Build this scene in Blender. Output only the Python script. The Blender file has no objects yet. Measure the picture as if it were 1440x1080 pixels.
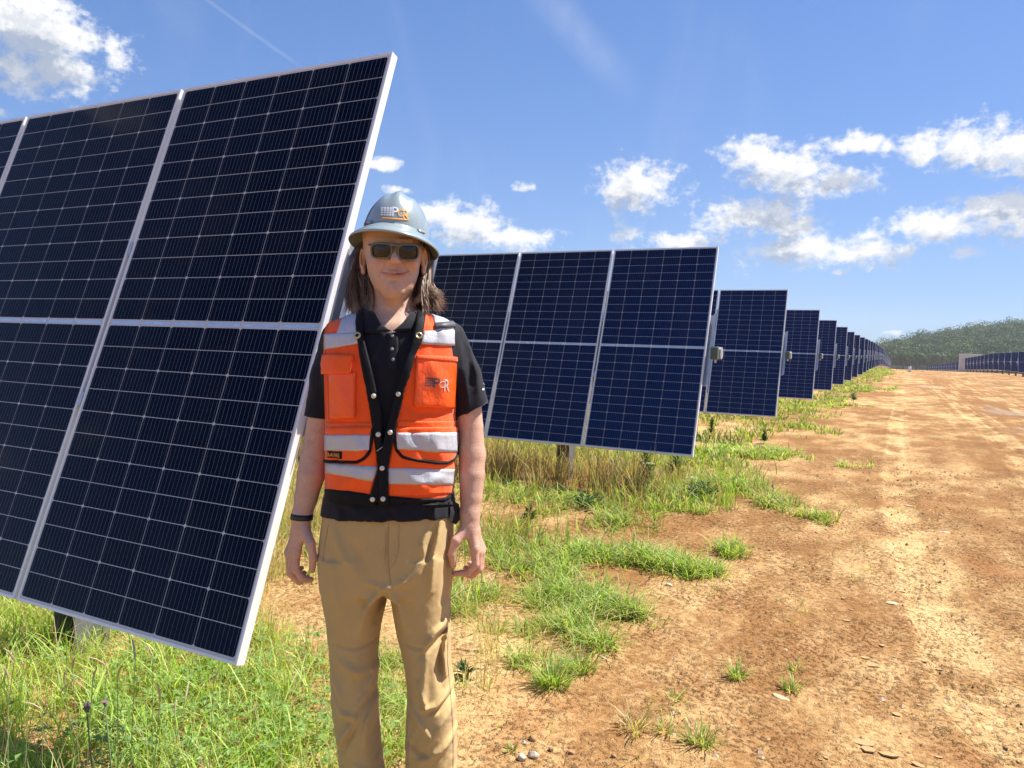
import bpy, bmesh, math, random
import numpy as np
from mathutils import Vector, Matrix
from mathutils.bvhtree import BVHTree

SC = bpy.context.scene
COL = SC.collection
rng = np.random.default_rng(7)
random.seed(7)

# ------------------------------------------------------------------ camera
H = 1.47                                   # eye height of the photographer
F = 1070.0                                 # focal length in pixels of a 1440 px wide frame
_X = np.array([2120, 122, -1070.0]); _X /= np.linalg.norm(_X)
_Y = np.array([542, -36, 1070.0]); _Y -= _X * (_X @ _Y); _Y /= np.linalg.norm(_Y)
RW = np.array([_X, _Y, np.cross(_X, _Y)])  # world = RW @ (right, down, forward)
CAM = np.array([0, 0, H])
cam = bpy.data.cameras.new('camera'); cam_o = bpy.data.objects.new('camera', cam); COL.objects.link(cam_o)
cam.sensor_width = 36.0; cam.lens = F / 1440 * 36.0
cam.clip_start = 0.05; cam.clip_end = 6000
m = Matrix.Identity(4)
for k, v in enumerate((RW @ [1, 0, 0], RW @ [0, -1, 0], RW @ [0, 0, -1])):
    for r in range(3): m[r][k] = v[r]
m[2][3] = H
cam_o.matrix_world = m
SC.camera = cam_o

# ------------------------------------------------------------------ light
SUN_EL, SUN_AZ = 57.0, 45.0                # elevation; azimuth counted from +X (right end of the rows) towards +Y
el, az = math.radians(SUN_EL), math.radians(SUN_AZ)
SUN = Vector((math.cos(el) * math.cos(az), math.cos(el) * math.sin(az), math.sin(el)))
sl = bpy.data.lights.new('sun', 'SUN'); sl.energy = 4.8; sl.angle = math.radians(0.53); sl.color = (1.0, 0.955, 0.89)
so = bpy.data.objects.new('sun', sl); COL.objects.link(so)
so.rotation_euler = SUN.to_track_quat('Z', 'Y').to_euler(); so.location = (0, 0, 40)

SC.render.engine = 'CYCLES'
SC.view_settings.view_transform = 'Standard'; SC.view_settings.look = 'None'
SC.view_settings.exposure = 1.0; SC.view_settings.gamma = 1.0; SC.view_settings.use_curve_mapping = False
SC.cycles.use_denoising = True
SC.cycles.max_bounces = 8; SC.cycles.transparent_max_bounces = 12; SC.cycles.volume_bounces = 1
SC.cycles.sample_clamp_indirect = 6.0

# ------------------------------------------------------------------ node helpers
class NT:
    def __init__(s, tree): s.t = tree; s.n = tree.nodes; s.l = tree.links
    def node(s, typ, **kw):
        n = s.n.new(typ)
        ins = kw.pop('ins', {})
        for k, v in kw.items(): setattr(n, k, v)
        for k, v in ins.items(): s.put(n.inputs[k], v)
        return n
    def put(s, sock, v):
        if isinstance(v, bpy.types.NodeSocket): s.l.new(v, sock)
        else: sock.default_value = v
    def math(s, op, a, b=0.0, c=0.0, clamp=False):
        n = s.n.new('ShaderNodeMath'); n.operation = op; n.use_clamp = clamp
        for i, v in enumerate((a, b, c)): s.put(n.inputs[i], v)
        return n.outputs[0]
    def vec(s, op, a, b=(0, 0, 0), out=0):
        n = s.n.new('ShaderNodeVectorMath'); n.operation = op
        s.put(n.inputs[0], a); s.put(n.inputs[1], b)
        return n.outputs[out]
    def mix(s, f, a, b, mode='MIX'):
        n = s.n.new('ShaderNodeMix'); n.data_type = 'RGBA'; n.blend_type = mode
        s.put(n.inputs[0], f); s.put(n.inputs[6], a); s.put(n.inputs[7], b)
        return n.outputs[2]
    def noise(s, vec, scale, detail=4, rough=0.55, dim='3D', out=0, dist=0.0):
        n = s.n.new('ShaderNodeTexNoise'); n.noise_dimensions = dim
        s.put(n.inputs['Vector'], vec); n.inputs['Scale'].default_value = scale
        n.inputs['Detail'].default_value = detail; n.inputs['Roughness'].default_value = rough
        n.inputs['Distortion'].default_value = dist
        return n.outputs[out]
    def rng(s, v, a, b, c=0.0, d=1.0, smooth=True):
        n = s.n.new('ShaderNodeMapRange'); n.interpolation_type = 'SMOOTHSTEP' if smooth else 'LINEAR'
        for i, x in enumerate((v, a, b, c, d)): s.put(n.inputs[i], x)
        return n.outputs[0]

def c4(c): return (c[0], c[1], c[2], 1.0)

# ------------------------------------------------------------------ sky with fair-weather clouds
def px_dir(px, py):
    d = RW @ np.array([(px - 720) / F, (py - 540) / F, 1.0]); return d / np.linalg.norm(d)
def px_ae(px, py):
    d = px_dir(px, py); return math.atan2(d[0], d[1]), math.asin(d[2])

# clouds standing in the sky: centre and half size as azimuth/elevation, taken from the photograph
CLOUDS = [
    (40, 45, 150, 60), (90, 95, 75, 45), (0, 160, 35, 14), (20, 95, 60, 45),
    (541, 232, 30, 13), (565, 268, 34, 9), (655, 318, 75, 36), (620, 300, 45, 26), (720, 335, 70, 22),
    (738, 264, 26, 9), (905, 258, 70, 36), (880, 262, 45, 28),
    (885, 330, 34, 22), (955, 338, 70, 16),
    (1110, 235, 100, 42), (1060, 218, 55, 32), (1205, 205, 66, 20), (1160, 255, 75, 24), 
    (1050, 305, 90, 32), (1110, 320, 55, 22), (1115, 352, 80, 27), (1225, 355, 75, 24),
    (1360, 205, 105, 40), (1300, 215, 45, 25), (1440, 210, 90, 42),
    (1330, 315, 105, 30), (1400, 295, 95, 32), (1470, 310, 80, 36), (1355, 352, 34, 17), (1228, 330, 30, 20),
    (1255, 468, 30, 8), (1180, 383, 16, 8),
]
def build_world():
    w = bpy.data.worlds.new('World'); SC.world = w; w.use_nodes = True
    w.node_tree.nodes.clear()
    # density group
    g = bpy.data.node_groups.new('cloud_density', 'ShaderNodeTree')
    g.interface.new_socket('V', in_out='INPUT', socket_type='NodeSocketVector')
    g.interface.new_socket('D', in_out='OUTPUT', socket_type='NodeSocketFloat')
    N = NT(g)
    gi = N.node('NodeGroupInput'); go = N.node('NodeGroupOutput'); V = gi.outputs[0]
    acc = None
    for (px, py, rx, ry) in CLOUDS:
        a, e = px_ae(px, py); a2, e2 = px_ae(px + rx, py); a3, e3 = px_ae(px, py - ry)
        ra = max(abs(a2 - a), 0.004); re = max(abs(e3 - e), 0.004)
        d = N.vec('MULTIPLY', N.vec('SUBTRACT', V, (a, e, 0)), (1 / ra, 1 / re, 0))
        ln = N.vec('LENGTH', d, out=1)
        b = N.math('SUBTRACT', 1.0 if rx > 40 else 0.74, N.math('MULTIPLY', ln, 0.80))
        b = N.math('MAXIMUM', b, -1.2)
        acc = b if acc is None else N.math('MAXIMUM', acc, b)
    # the same kind of broken cumulus all round the rest of the sky
    sep = N.node('ShaderNodeSeparateXYZ', ins={0: V})
    cell = N.noise(N.vec('MULTIPLY', V, (3.4, 7.5, 0)), 1.0, 2, 0.5)
    field = N.rng(cell, 0.52, 0.72, -0.9, 0.75)
    a0, _ = px_ae(0, 400); a1, _ = px_ae(1440, 400)
    inview = N.math('MULTIPLY', N.rng(sep.outputs[0], a0 - 0.25, a0 - 0.02), N.rng(sep.outputs[0], a1 + 0.25, a1 + 0.05))
    inview = N.math('MULTIPLY', inview, N.rng(sep.outputs[1], 0.75, 0.58))
    high = N.rng(sep.outputs[1], 0.65, 1.1)
    field = N.math('SUBTRACT', field, N.math('MULTIPLY', N.math('MAXIMUM', inview, high), 3.0))
    acc = N.math('MAXIMUM', acc, field)
    n1 = N.noise(N.vec('MULTIPLY', V, (1, 1.5, 1)), 13.0, 7, 0.58, dist=0.15)
    n2 = N.noise(N.vec('MULTIPLY', V, (1, 1.3, 1)), 48.0, 5, 0.62)
    n3 = N.noise(V, 120.0, 4, 0.65)
    n = N.math('ADD', N.math('MULTIPLY', N.math('SUBTRACT', n1, 0.5), 2.0), N.math('MULTIPLY', N.math('SUBTRACT', n2, 0.5), 1.45))
    n = N.math('ADD', n, N.math('MULTIPLY', N.math('SUBTRACT', n3, 0.5), 0.8))
    N.l.new(N.math('ADD', N.math('SUBTRACT', acc, 0.36), n), go.inputs[0])

    N = NT(w.node_tree)
    tc = N.node('ShaderNodeTexCoord')
    s = N.node('ShaderNodeSeparateXYZ', ins={0: tc.outputs['Generated']})
    A = N.math('ARCTAN2', s.outputs[0], s.outputs[1]); E = N.math('ARCSINE', s.outputs[2])
    V = N.node('ShaderNodeCombineXYZ', ins={0: A, 1: E}).outputs[0]
    def dens(v):
        n = N.n.new('ShaderNodeGroup'); n.node_tree = g; N.put(n.inputs[0], v); return n.outputs[0]
    d0 = dens(V)
    d1 = dens(N.vec('ADD', V, (0.010, 0.016, 0)))
    d2 = dens(N.vec('ADD', V, (0.016, 0.042, 0)))
    alpha = N.rng(d0, -0.28, 0.42)
    thick = N.math('ADD', N.math('MULTIPLY', N.rng(d1, 0.0, 0.6), 0.45), N.math('MULTIPLY', N.rng(d2, -0.3, 0.4), 0.75), clamp=True)
    ccol = N.mix(thick, (1.0, 1.0, 1.0, 1), (0.40, 0.47, 0.60, 1))
    # thin high cirrus
    ci = N.noise(N.vec('MULTIPLY', V, (9, 4, 0)), 0.8, 6, 0.6, dist=0.8)
    cir = N.math('MULTIPLY', N.rng(ci, 0.5, 0.85), 0.09)
    # old contrail, drawn as a straight thin streak on the sky
    p0, p1 = px_ae(285, -5), px_ae(415, 88)
    dx, dy = p1[0] - p0[0], p1[1] - p0[1]; L = math.hypot(dx, dy)
    rel = N.vec('SUBTRACT', V, (p0[0], p0[1], 0))
    along = N.vec('DOT_PRODUCT', rel, (dx / L, dy / L, 0), out=1)
    side = N.math('ABSOLUTE', N.vec('DOT_PRODUCT', rel, (-dy / L, dx / L, 0), out=1))
    con = N.math('MULTIPLY', N.rng(side, 0.0035, 0.0), N.math('MULTIPLY', N.rng(along, L + 0.02, L - 0.02), N.rng(along, -0.3, -0.1)))
    con = N.math('MULTIPLY', con, 0.09)
    p0, p1 = px_ae(770, -5), px_ae(870, 110)
    dx, dy = p1[0] - p0[0], p1[1] - p0[1]; L = math.hypot(dx, dy)
    rel = N.vec('SUBTRACT', V, (p0[0], p0[1], 0))
    along = N.vec('DOT_PRODUCT', rel, (dx / L, dy / L, 0), out=1)
    side = N.math('ABSOLUTE', N.vec('DOT_PRODUCT', rel, (-dy / L, dx / L, 0), out=1))
    wis = N.math('MULTIPLY', N.rng(side, 0.03, 0.0), N.math('MULTIPLY', N.rng(along, L + 0.05, L - 0.05), N.rng(along, -0.1, 0.03)))
    wis = N.math('MULTIPLY', wis, N.math('MULTIPLY', N.noise(V, 30, 5, 0.65), 0.22))
    thin = N.math('ADD', cir, N.math('ADD', con, wis))
    sky = N.node('ShaderNodeTexSky', sky_type='NISHITA', sun_disc=False)
    sky.sun_elevation = el
    sky.sun_rotation = math.atan2(SUN.x, SUN.y)
    sky.altitude = 250; sky.air_density = 1.0; sky.dust_density = 0.35; sky.ozone_density = 1.6
    skc = N.node('ShaderNodeHueSaturation', ins={'Hue': 0.508, 'Saturation': 1.22, 'Value': 1.0, 'Color': sky.outputs[0]}).outputs[0]
    skc = N.mix(1.0, skc, (0.87, 0.96, 1.07, 1), 'MULTIPLY')
    skc = N.vec('DIVIDE', skc, N.vec('ADD', (1, 1, 1), N.vec('MULTIPLY', skc, (0.40, 0.215, 0.10))))   # soft shoulder: the even, unclipped blue of the photograph
    bs = N.node('ShaderNodeBackground', ins={'Color': skc, 'Strength': 0.110})
    bc = N.node('ShaderNodeBackground', ins={'Color': ccol, 'Strength': 0.53})
    fac = N.math('MAXIMUM', alpha, thin)
    above = N.rng(s.outputs[2], -0.01, 0.02)
    fac = N.math('MULTIPLY', fac, above)
    mx = N.node('ShaderNodeMixShader'); N.put(mx.inputs[0], fac)
    N.l.new(bs.outputs[0], mx.inputs[1]); N.l.new(bc.outputs[0], mx.inputs[2])
    out = N.node('ShaderNodeOutputWorld'); N.l.new(mx.outputs[0], out.inputs[0])
    w.cycles.sampling_method = 'MANUAL'; w.cycles.sample_map_resolution = 512
build_world()

# ------------------------------------------------------------------ scene graph helpers
def tag(o, label=None, cat=None, group=None, kind=None):
    if label: o['label'] = label
    if cat: o['category'] = cat
    if group: o['group'] = group
    if kind: o['kind'] = kind
    return o
def empty(name, loc, label=None, cat=None, group=None):
    o = bpy.data.objects.new(name, None); o.location = loc; o.empty_display_size = 0.2; COL.objects.link(o)
    return tag(o, label, cat, group)
def link(name, me, parent=None, loc=None):
    o = bpy.data.objects.new(name, me); COL.objects.link(o)
    if parent is not None: o.parent = parent
    if loc is not None: o.location = loc
    return o
def mesh_np(name, V, tris=None, quads=None, mat=None, smooth=False, col=None, attr=None):
    V = np.asarray(V, dtype=np.float32).reshape(-1, 3)
    t = np.zeros((0, 3), np.int32) if tris is None else np.asarray(tris, np.int32).reshape(-1, 3)
    q = np.zeros((0, 4), np.int32) if quads is None else np.asarray(quads, np.int32).reshape(-1, 4)
    me = bpy.data.meshes.new(name)
    me.vertices.add(len(V)); me.vertices.foreach_set('co', V.ravel())
    idx = np.concatenate([t.ravel(), q.ravel()]).astype(np.int32)
    me.loops.add(len(idx)); me.loops.foreach_set('vertex_index', idx)
    tot = np.concatenate([np.full(len(t), 3), np.full(len(q), 4)]).astype(np.int32)
    me.polygons.add(len(tot))
    st = np.concatenate([[0], np.cumsum(tot)[:-1]]).astype(np.int32) if len(tot) else np.zeros(0, np.int32)
    me.polygons.foreach_set('loop_start', st)
    try: me.polygons.foreach_set('loop_total', tot)
    except Exception: pass
    me.polygons.foreach_set('use_smooth', np.full(len(tot), bool(smooth)))
    if col is not None:
        a = me.attributes.new('Col', 'FLOAT_COLOR', 'POINT')
        c = np.ones((len(V), 4), np.float32); c[:, :3] = col; a.data.foreach_set('color', c.ravel())
    if attr:
        for k, v in attr.items():
            a = me.attributes.new(k, 'FLOAT', 'POINT'); a.data.foreach_set('value', np.asarray(v, np.float32).ravel())
    me.update(calc_edges=True); me.validate()
    if mat is not None: me.materials.append(mat)
    return me
class MB:
    """collects simple solids and links them as one mesh"""
    def __init__(s): s.v = []; s.t = []; s.q = []; s.n = 0
    def add(s, V, tris=(), quads=()):
        V = np.asarray(V, float).reshape(-1, 3)
        s.v.append(V)
        if len(tris): s.t.append(np.asarray(tris).reshape(-1, 3) + s.n)
        if len(quads): s.q.append(np.asarray(quads).reshape(-1, 4) + s.n)
        s.n += len(V); return s
    def box(s, x0, x1, y0, y1, z0, z1, M=None):
        V = np.array([(x, y, z) for x in (x0, x1) for y in (y0, y1) for z in (z0, z1)], float)
        if M is not None: V = V @ np.asarray(M)[:3, :3].T + np.asarray(M)[:3, 3]
        return s.add(V, quads=[(0, 1, 3, 2), (4, 6, 7, 5), (0, 4, 5, 1), (2, 3, 7, 6), (0, 2, 6, 4), (1, 5, 7, 3)])
    def tube(s, pts, rad, n=10, cap=True, flat=1.0):
        pts = np.asarray(pts, float); K = len(pts)
        rad = np.broadcast_to(np.asarray(rad, float), (K,))
        T = np.gradient(pts, axis=0); T /= np.linalg.norm(T, axis=1)[:, None] + 1e-12
        ref = np.array([0, 0, 1.0]) if abs(T[0][2]) < 0.9 else np.array([1.0, 0, 0])
        U = np.cross(ref, T[0]); U /= np.linalg.norm(U)
        V = []
        for k in range(K):
            U = U - T[k] * (U @ T[k]); U /= np.linalg.norm(U) + 1e-12; W = np.cross(T[k], U)
            a = np.arange(n) * 2 * np.pi / n
            V.append(pts[k] + rad[k] * (np.cos(a)[:, None] * U + flat * np.sin(a)[:, None] * W))
        V = np.concatenate(V); q = []; t = []
        for k in range(K - 1):
            for i in range(n):
                j = (i + 1) % n; q.append((k * n + i, k * n + j, (k + 1) * n + j, (k + 1) * n + i))
        if cap:
            V = np.concatenate([V, pts[:1], pts[-1:]])
            for i in range(n):
                j = (i + 1) % n; t.append((K * n, j, i)); t.append((K * n + 1, (K - 1) * n + i, (K - 1) * n + j))
        return s.add(V, t, q)
    def mesh(s, name, mat, smooth=False, bevel=0.0):
        V = np.concatenate(s.v); t = np.concatenate(s.t) if s.t else None; q = np.concatenate(s.q) if s.q else None
        me = mesh_np(name, V, t, q, mat, smooth)
        if bevel:
            bm = bmesh.new(); bm.from_mesh(me)
            bmesh.ops.recalc_face_normals(bm, faces=bm.faces)
            bmesh.ops.bevel(bm, geom=[e for e in bm.edges if e.is_manifold and e.calc_face_angle(0) > 0.6], offset=bevel, segments=1, affect='EDGES')
            bm.to_mesh(me); bm.free()
        return me
    def build(s, name, mat, parent=None, smooth=False, bevel=0.0):
        return link(name, s.mesh(name, mat, smooth, bevel), parent)

# ------------------------------------------------------------------ value noise for geometry
def _hash(ix, iy, seed):
    h = (ix.astype(np.int64) * 374761393 + iy.astype(np.int64) * 668265263 + seed * 1442695041) & 0xFFFFFFFF
    h = ((h ^ (h >> 13)) * 1274126177) & 0xFFFFFFFF
    return ((h ^ (h >> 16)) & 0xFFFF) / 65535.0
def vnoise(x, y, seed=0):
    ix = np.floor(x); iy = np.floor(y); fx = x - ix; fy = y - iy
    fx = fx * fx * (3 - 2 * fx); fy = fy * fy * (3 - 2 * fy)
    a = _hash(ix, iy, seed); b = _hash(ix + 1, iy, seed); c = _hash(ix, iy + 1, seed); d = _hash(ix + 1, iy + 1, seed)
    return (a * (1 - fx) + b * fx) * (1 - fy) + (c * (1 - fx) + d * fx) * fy
def fbm(x, y, oct=4, seed=0, gain=0.5):
    s = 0; a = 1; n = 0
    for k in range(oct):
        s = s + a * (vnoise(x * 2 ** k + 17.3 * k, y * 2 ** k - 9.1 * k, seed + k) - 0.5); n += a; a *= gain
    return s / n * 2
def sstep(x, a, b):
    t = np.clip((x - a) / (b - a), 0, 1); return t * t * (3 - 2 * t)

# ------------------------------------------------------------------ materials
def mat(name): 
    m = bpy.data.materials.new(name); m.use_nodes = True
    N = NT(m.node_tree); b = m.node_tree.nodes['Principled BSDF']
    return m, N, b
def simple(name, col, rough=0.5, metal=0.0, spec=0.5, var=0.0, scale=20.0, bump=0.0, bscale=60.0, coat=0.0, sheen=0.0):
    m, N, b = mat(name)
    tc = N.node('ShaderNodeTexCoord').outputs['Object']
    if var:
        n = N.noise(tc, scale, 4)
        N.put(b.inputs['Base Color'], N.mix(n, c4([c * (1 - var) for c in col]), c4([min(1, c * (1 + var)) for c in col])))
        N.put(b.inputs['Roughness'], N.rng(n, 0.3, 0.7, rough * 0.85, min(1, rough * 1.15)))
    else:
        b.inputs['Base Color'].default_value = c4(col); b.inputs['Roughness'].default_value = rough
    b.inputs['Metallic'].default_value = metal; b.inputs['Specular IOR Level'].default_value = spec
    b.inputs['Coat Weight'].default_value = coat; b.inputs['Coat Roughness'].default_value = 0.05
    b.inputs['Sheen Weight'].default_value = sheen
    if bump:
        bp = N.node('ShaderNodeBump', ins={'Strength': 1.0, 'Distance': bump, 'Height': N.noise(tc, bscale, 4)})
        N.put(b.inputs['Normal'], bp.outputs[0])
    return m
M_ALU = simple('anodised_aluminium', (0.82, 0.815, 0.80), 0.42, 0.2, var=0.05, scale=8)
M_GALV = simple('galvanised_steel', (0.50, 0.52, 0.54), 0.45, 0.6, var=0.22, scale=35)
M_POST = simple('weathered_galvanised_post', (0.17, 0.17, 0.165), 0.7, 0.3, var=0.25, scale=14)
M_RIB = simple('tinned_ribbon', (0.75, 0.78, 0.82), 0.25, 0.8, var=0.2, scale=9)
M_BOXG = simple('grey_green_enclosure', (0.07, 0.105, 0.085), 0.45, 0.0, var=0.1)
M_BACK = simple('white_backsheet_under_glass', (0.57, 0.58, 0.58), 0.09, 0.0, 0.1, var=0.04, scale=3)
M_WHITE = simple('white_paint', (0.75, 0.75, 0.74), 0.5, var=0.05, scale=2)
def cell_material():
    m, N, b = mat('monocrystalline_cell_under_glass')
    uv = N.node('ShaderNodeUVMap', uv_map='UVMap').outputs[0]
    s = N.node('ShaderNodeSeparateXYZ', ins={0: uv})
    bus = N.math('ABSOLUTE', N.math('SUBTRACT', N.math('FRACT', N.math('MULTIPLY', s.outputs[0], 9.0)), 0.5))
    line = N.math('LESS_THAN', bus, 0.021)
    tc = N.node('ShaderNodeTexCoord').outputs['Object']
    n = N.noise(tc, 2.5, 3)
    info = N.node('ShaderNodeObjectInfo').outputs['Random']
    k = N.math('ADD', N.math('MULTIPLY', n, 0.5), N.math('MULTIPLY', info, 0.5))
    lw = N.node('ShaderNodeLayerWeight', ins={'Blend': 0.5}).outputs['Facing']      # the anti-reflection coat looks bluest face on
    f = N.rng(lw, 0.02, 0.27)
    base = N.mix(f, N.mix(k, (0.0012, 0.0170, 0.082, 1), (0.0022, 0.0220, 0.112, 1)), N.mix(k, (0.0004, 0.0013, 0.0085, 1), (0.0009, 0.0028, 0.0175, 1)))
    film = N.math('MULTIPLY', N.rng(N.noise(N.vec('MULTIPLY', N.node('ShaderNodeNewGeometry').outputs['Position'], (3, 3, 0.9)), 1.6, 5, 0.65), 0.42, 0.75), 0.014)
    base = N.mix(film, base, (0.42, 0.33, 0.24, 1))
    N.put(b.inputs['Base Color'], N.mix(line, base, (0.20, 0.21, 0.24, 1)))
    b.inputs['Roughness'].default_value = 0.08; b.inputs['Specular IOR Level'].default_value = 0.085; b.inputs['Specular Tint'].default_value = (0.55, 0.75, 1.0, 1)
    dust = N.noise(tc, 60, 5, 0.7)
    N.put(b.inputs['Roughness'], N.rng(dust, 0.3, 0.8, 0.05, 0.16))
    return m
M_CELL = cell_material()
# ================================================================== ground
def ray_w(px, py): return RW @ np.array([(px - 720) / F, (py - 540) / F, 1.0])
def gpt(px, py, z=0.0):
    d = ray_w(px, py); t = (z - H) / d[2]; return CAM + d * t
def at_Y(px, py, Y):
    d = ray_w(px, py); return CAM + d * (Y / d[1])

def g_base(x, y):
    z = -0.0128 * np.clip(y - 112, 0, 360) * sstep(y, 100, 135)
    z = z + 0.22 * sstep(-x, -1.0, 3.0) * sstep(y, 35, 75) * (1 - sstep(y, 100, 140))
    return z
TRACKS = [([(1266, 548), (1262, 600), (1262, 660), (1268, 720), (1295, 800), (1336, 905), (1392, 1012), (1460, 1120)], 0.15),
          ([(1290, 532), (1330, 556), (1390, 606), (1450, 668), (1560, 790)], 0.17),
          ([(1335, 536), (1400, 560), (1500, 610), (1640, 690)], 0.2)]
TRK = []
for pl, w in TRACKS:
    P = np.array([gpt(*p)[:2] for p in pl])
    t = np.linspace(0, len(P) - 1, 80); i = np.arange(len(P))
    TRK.append((np.stack([np.interp(t, i, P[:, 0]), np.interp(t, i, P[:, 1])], 1), w))
def track_field(x, y):
    best = np.full(x.shape, 9.0); along = np.zeros(x.shape); width = np.full(x.shape, 0.15)
    for P, w in TRK:
        L = 0.0
        for a, b in zip(P[:-1], P[1:]):
            e = b - a; l = np.linalg.norm(e) + 1e-9
            t = np.clip(((x - a[0]) * e[0] + (y - a[1]) * e[1]) / l ** 2, 0, 1)
            d = np.hypot(x - a[0] - t * e[0], y - a[1] - t * e[1]) / w
            k = d < best
            best = np.where(k, d, best); along = np.where(k, L + t * l, along); width = np.where(k, w, width)
            L += l
    return best, along
def g_height(x, y, detail=True, tf=None):
    z = g_base(x, y)
    near = 1 - sstep(np.hypot(x, y), 14, 40)
    z = z + 0.03 * fbm(x * 0.5, y * 0.5, 3, 3) * near
    if detail:
        z = z + (0.016 * fbm(x * 2.3, y * 2.3, 4, 11) + 0.020 * np.maximum(0, fbm(x * 9, y * 9, 3, 21)) + 0.008 * np.maximum(0, fbm(x * 19, y * 19, 2, 25))) * near
        d, a = track_field(x, y) if tf is None else tf
        rut = (1 - sstep(d, 0.75, 1.1)); rim = np.exp(-((d - 1.25) / 0.28) ** 2)
        lug = (np.sin(a * 2 * np.pi / 0.11 + 2.4 * np.minimum(d, 1)) > 0.1) * (1 - sstep(d, 0.8, 0.95))
        z = z + near * (-0.014 * rut + 0.012 * rim * (0.4 + 0.8 * vnoise(x * 5, y * 5, 5)) + 0.012 * lug)
    return z
def axis_coords(lo, hi, step, growth, out_lo, out_hi):
    a = list(np.arange(lo, hi + 1e-6, step)); s = step; x = hi
    while x < out_hi: s *= growth; x += s; a.append(x)
    s = step; x = lo; pre = []
    while x > out_lo: s *= growth; x -= s; pre.append(x)
    return np.array(pre[::-1] + a)
def build_ground():
    xs = axis_coords(-1.6, 4.2, 0.022, 1.045, -1500, 1500); ys = axis_coords(0.8, 7.0, 0.022, 1.03, -1200, 1600)
    X, Y = np.meshgrid(xs, ys, indexing='xy'); sh = X.shape
    x = X.ravel(); y = Y.ravel()
    tf = track_field(x, y)
    z = g_height(x, y, True, tf)
    nx = len(xs); ny = len(ys)
    i = (np.arange(ny - 1)[:, None] * nx + np.arange(nx - 1)[None, :]).ravel()
    q = np.stack([i, i + 1, i + 1 + nx, i + nx], 1)
    track = 1 - sstep(tf[0], 0.9, 1.5)
    me = mesh_np('ground', np.stack([x, y, z], 1), None, q, None, True, attr={'track': track})
    m, N, b = mat('red_clay_dirt')
    tc = N.node('ShaderNodeTexCoord').outputs['Object']
    st = N.vec('MULTIPLY', tc, (1, 0.45, 1))
    big = N.noise(st, 0.55, 4, 0.55); mid = N.noise(st, 2.6, 5, 0.6); fine = N.noise(tc, 22, 5, 0.65); grit = N.noise(tc, 120, 3, 0.6)
    sx_ = N.node('ShaderNodeSeparateXYZ', ins={0: tc})
    tr = N.node('ShaderNodeAttribute', attribute_name='track').outputs['Fac']
    k = N.math('ADD', N.math('MULTIPLY', big, 0.9), N.math('MULTIPLY', mid, 0.75))
    k = N.math('ADD', k, N.math('MULTIPLY', N.math('SUBTRACT', fine, 0.5), 0.55))
    k = N.math('ADD', k, N.math('MULTIPLY', N.math('MULTIPLY', tr, N.rng(mid, 0.35, 0.65)), 0.12))
    ruts = N.noise(N.vec('MULTIPLY', tc, (7.0, 0.16, 1)), 1.0, 4, 0.6)
    onroad = N.rng(sx_.outputs[0], 0.6, 2.2)
    k = N.math('ADD', k, N.math('MULTIPLY', N.math('MULTIPLY', N.math('SUBTRACT', ruts, 0.5), onroad), 0.75))
    k = N.math('SUBTRACT', k, N.math('MULTIPLY', onroad, 0.05))
    k = N.rng(k, 0.68, 1.10)
    col = N.mix(k, (0.285, 0.140, 0.049, 1), (0.67, 0.445, 0.198, 1))
    red = N.rng(N.noise(tc, 0.9, 3), 0.5, 0.75, 0.0, 0.45)
    col = N.mix(red, col, (0.44, 0.195, 0.072, 1))
    # grey gravel lens in the road and dust
    sx = N.node('ShaderNodeSeparateXYZ', ins={0: tc})
    gx = N.math('MULTIPLY', N.rng(N.noise(N.vec('MULTIPLY', tc, (0.5, 0.12, 1)), 1.0, 4), 0.56, 0.68), N.rng(sx.outputs[1], 11, 20))
    gx = N.math('MULTIPLY', gx, N.rng(sx.outputs[0], 0.2, 1.2))
    col = N.mix(N.math('MULTIPLY', gx, 0.65), col, (0.36, 0.29, 0.22, 1))
    col = N.mix(N.rng(grit, 0.62, 0.75, 0, 0.35), col, (0.20, 0.10, 0.05, 1))
    col = N.mix(N.rng(N.noise(tc, 65, 3, 0.7), 0.60, 0.72, 0, 0.32), col, (0.19, 0.085, 0.03, 1))  # dark specks: small shadows among the clods, painted into the colour
    col = N.mix(N.rng(N.noise(tc, 38, 4, 0.7), 0.60, 0.75, 0, 0.5), col, (0.70, 0.50, 0.25, 1))
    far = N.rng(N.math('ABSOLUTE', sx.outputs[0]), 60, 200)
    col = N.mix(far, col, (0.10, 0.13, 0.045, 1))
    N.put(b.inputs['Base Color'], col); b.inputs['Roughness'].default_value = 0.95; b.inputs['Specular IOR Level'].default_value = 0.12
    clod = N.noise(N.vec('MULTIPLY', tc, (1, 0.8, 1)), 46, 4, 0.7)
    lump = N.rng(clod, 0.50, 0.68)
    rough_area = N.rng(N.noise(tc, 1.7, 3), 0.38, 0.6, 0.35, 1.0)
    hgt = N.math('ADD', N.math('MULTIPLY', fine, 0.8), N.math('ADD', N.math('MULTIPLY', grit, 0.40), N.math('MULTIPLY', N.math('MULTIPLY', lump, rough_area), 0.75)))
    hgt = N.math('ADD', hgt, N.math('MULTIPLY', mid, 1.5))
    bp = N.node('ShaderNodeBump', ins={'Strength': 1.0, 'Distance': 0.019, 'Height': hgt})
    N.put(b.inputs['Normal'], bp.outputs[0])
    me.materials.append(m)
    tag(link('ground', me), kind='structure')
build_ground()
def gz(x, y):
    return float(g_height(np.array([x], float), np.array([y], float))[0])

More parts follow.
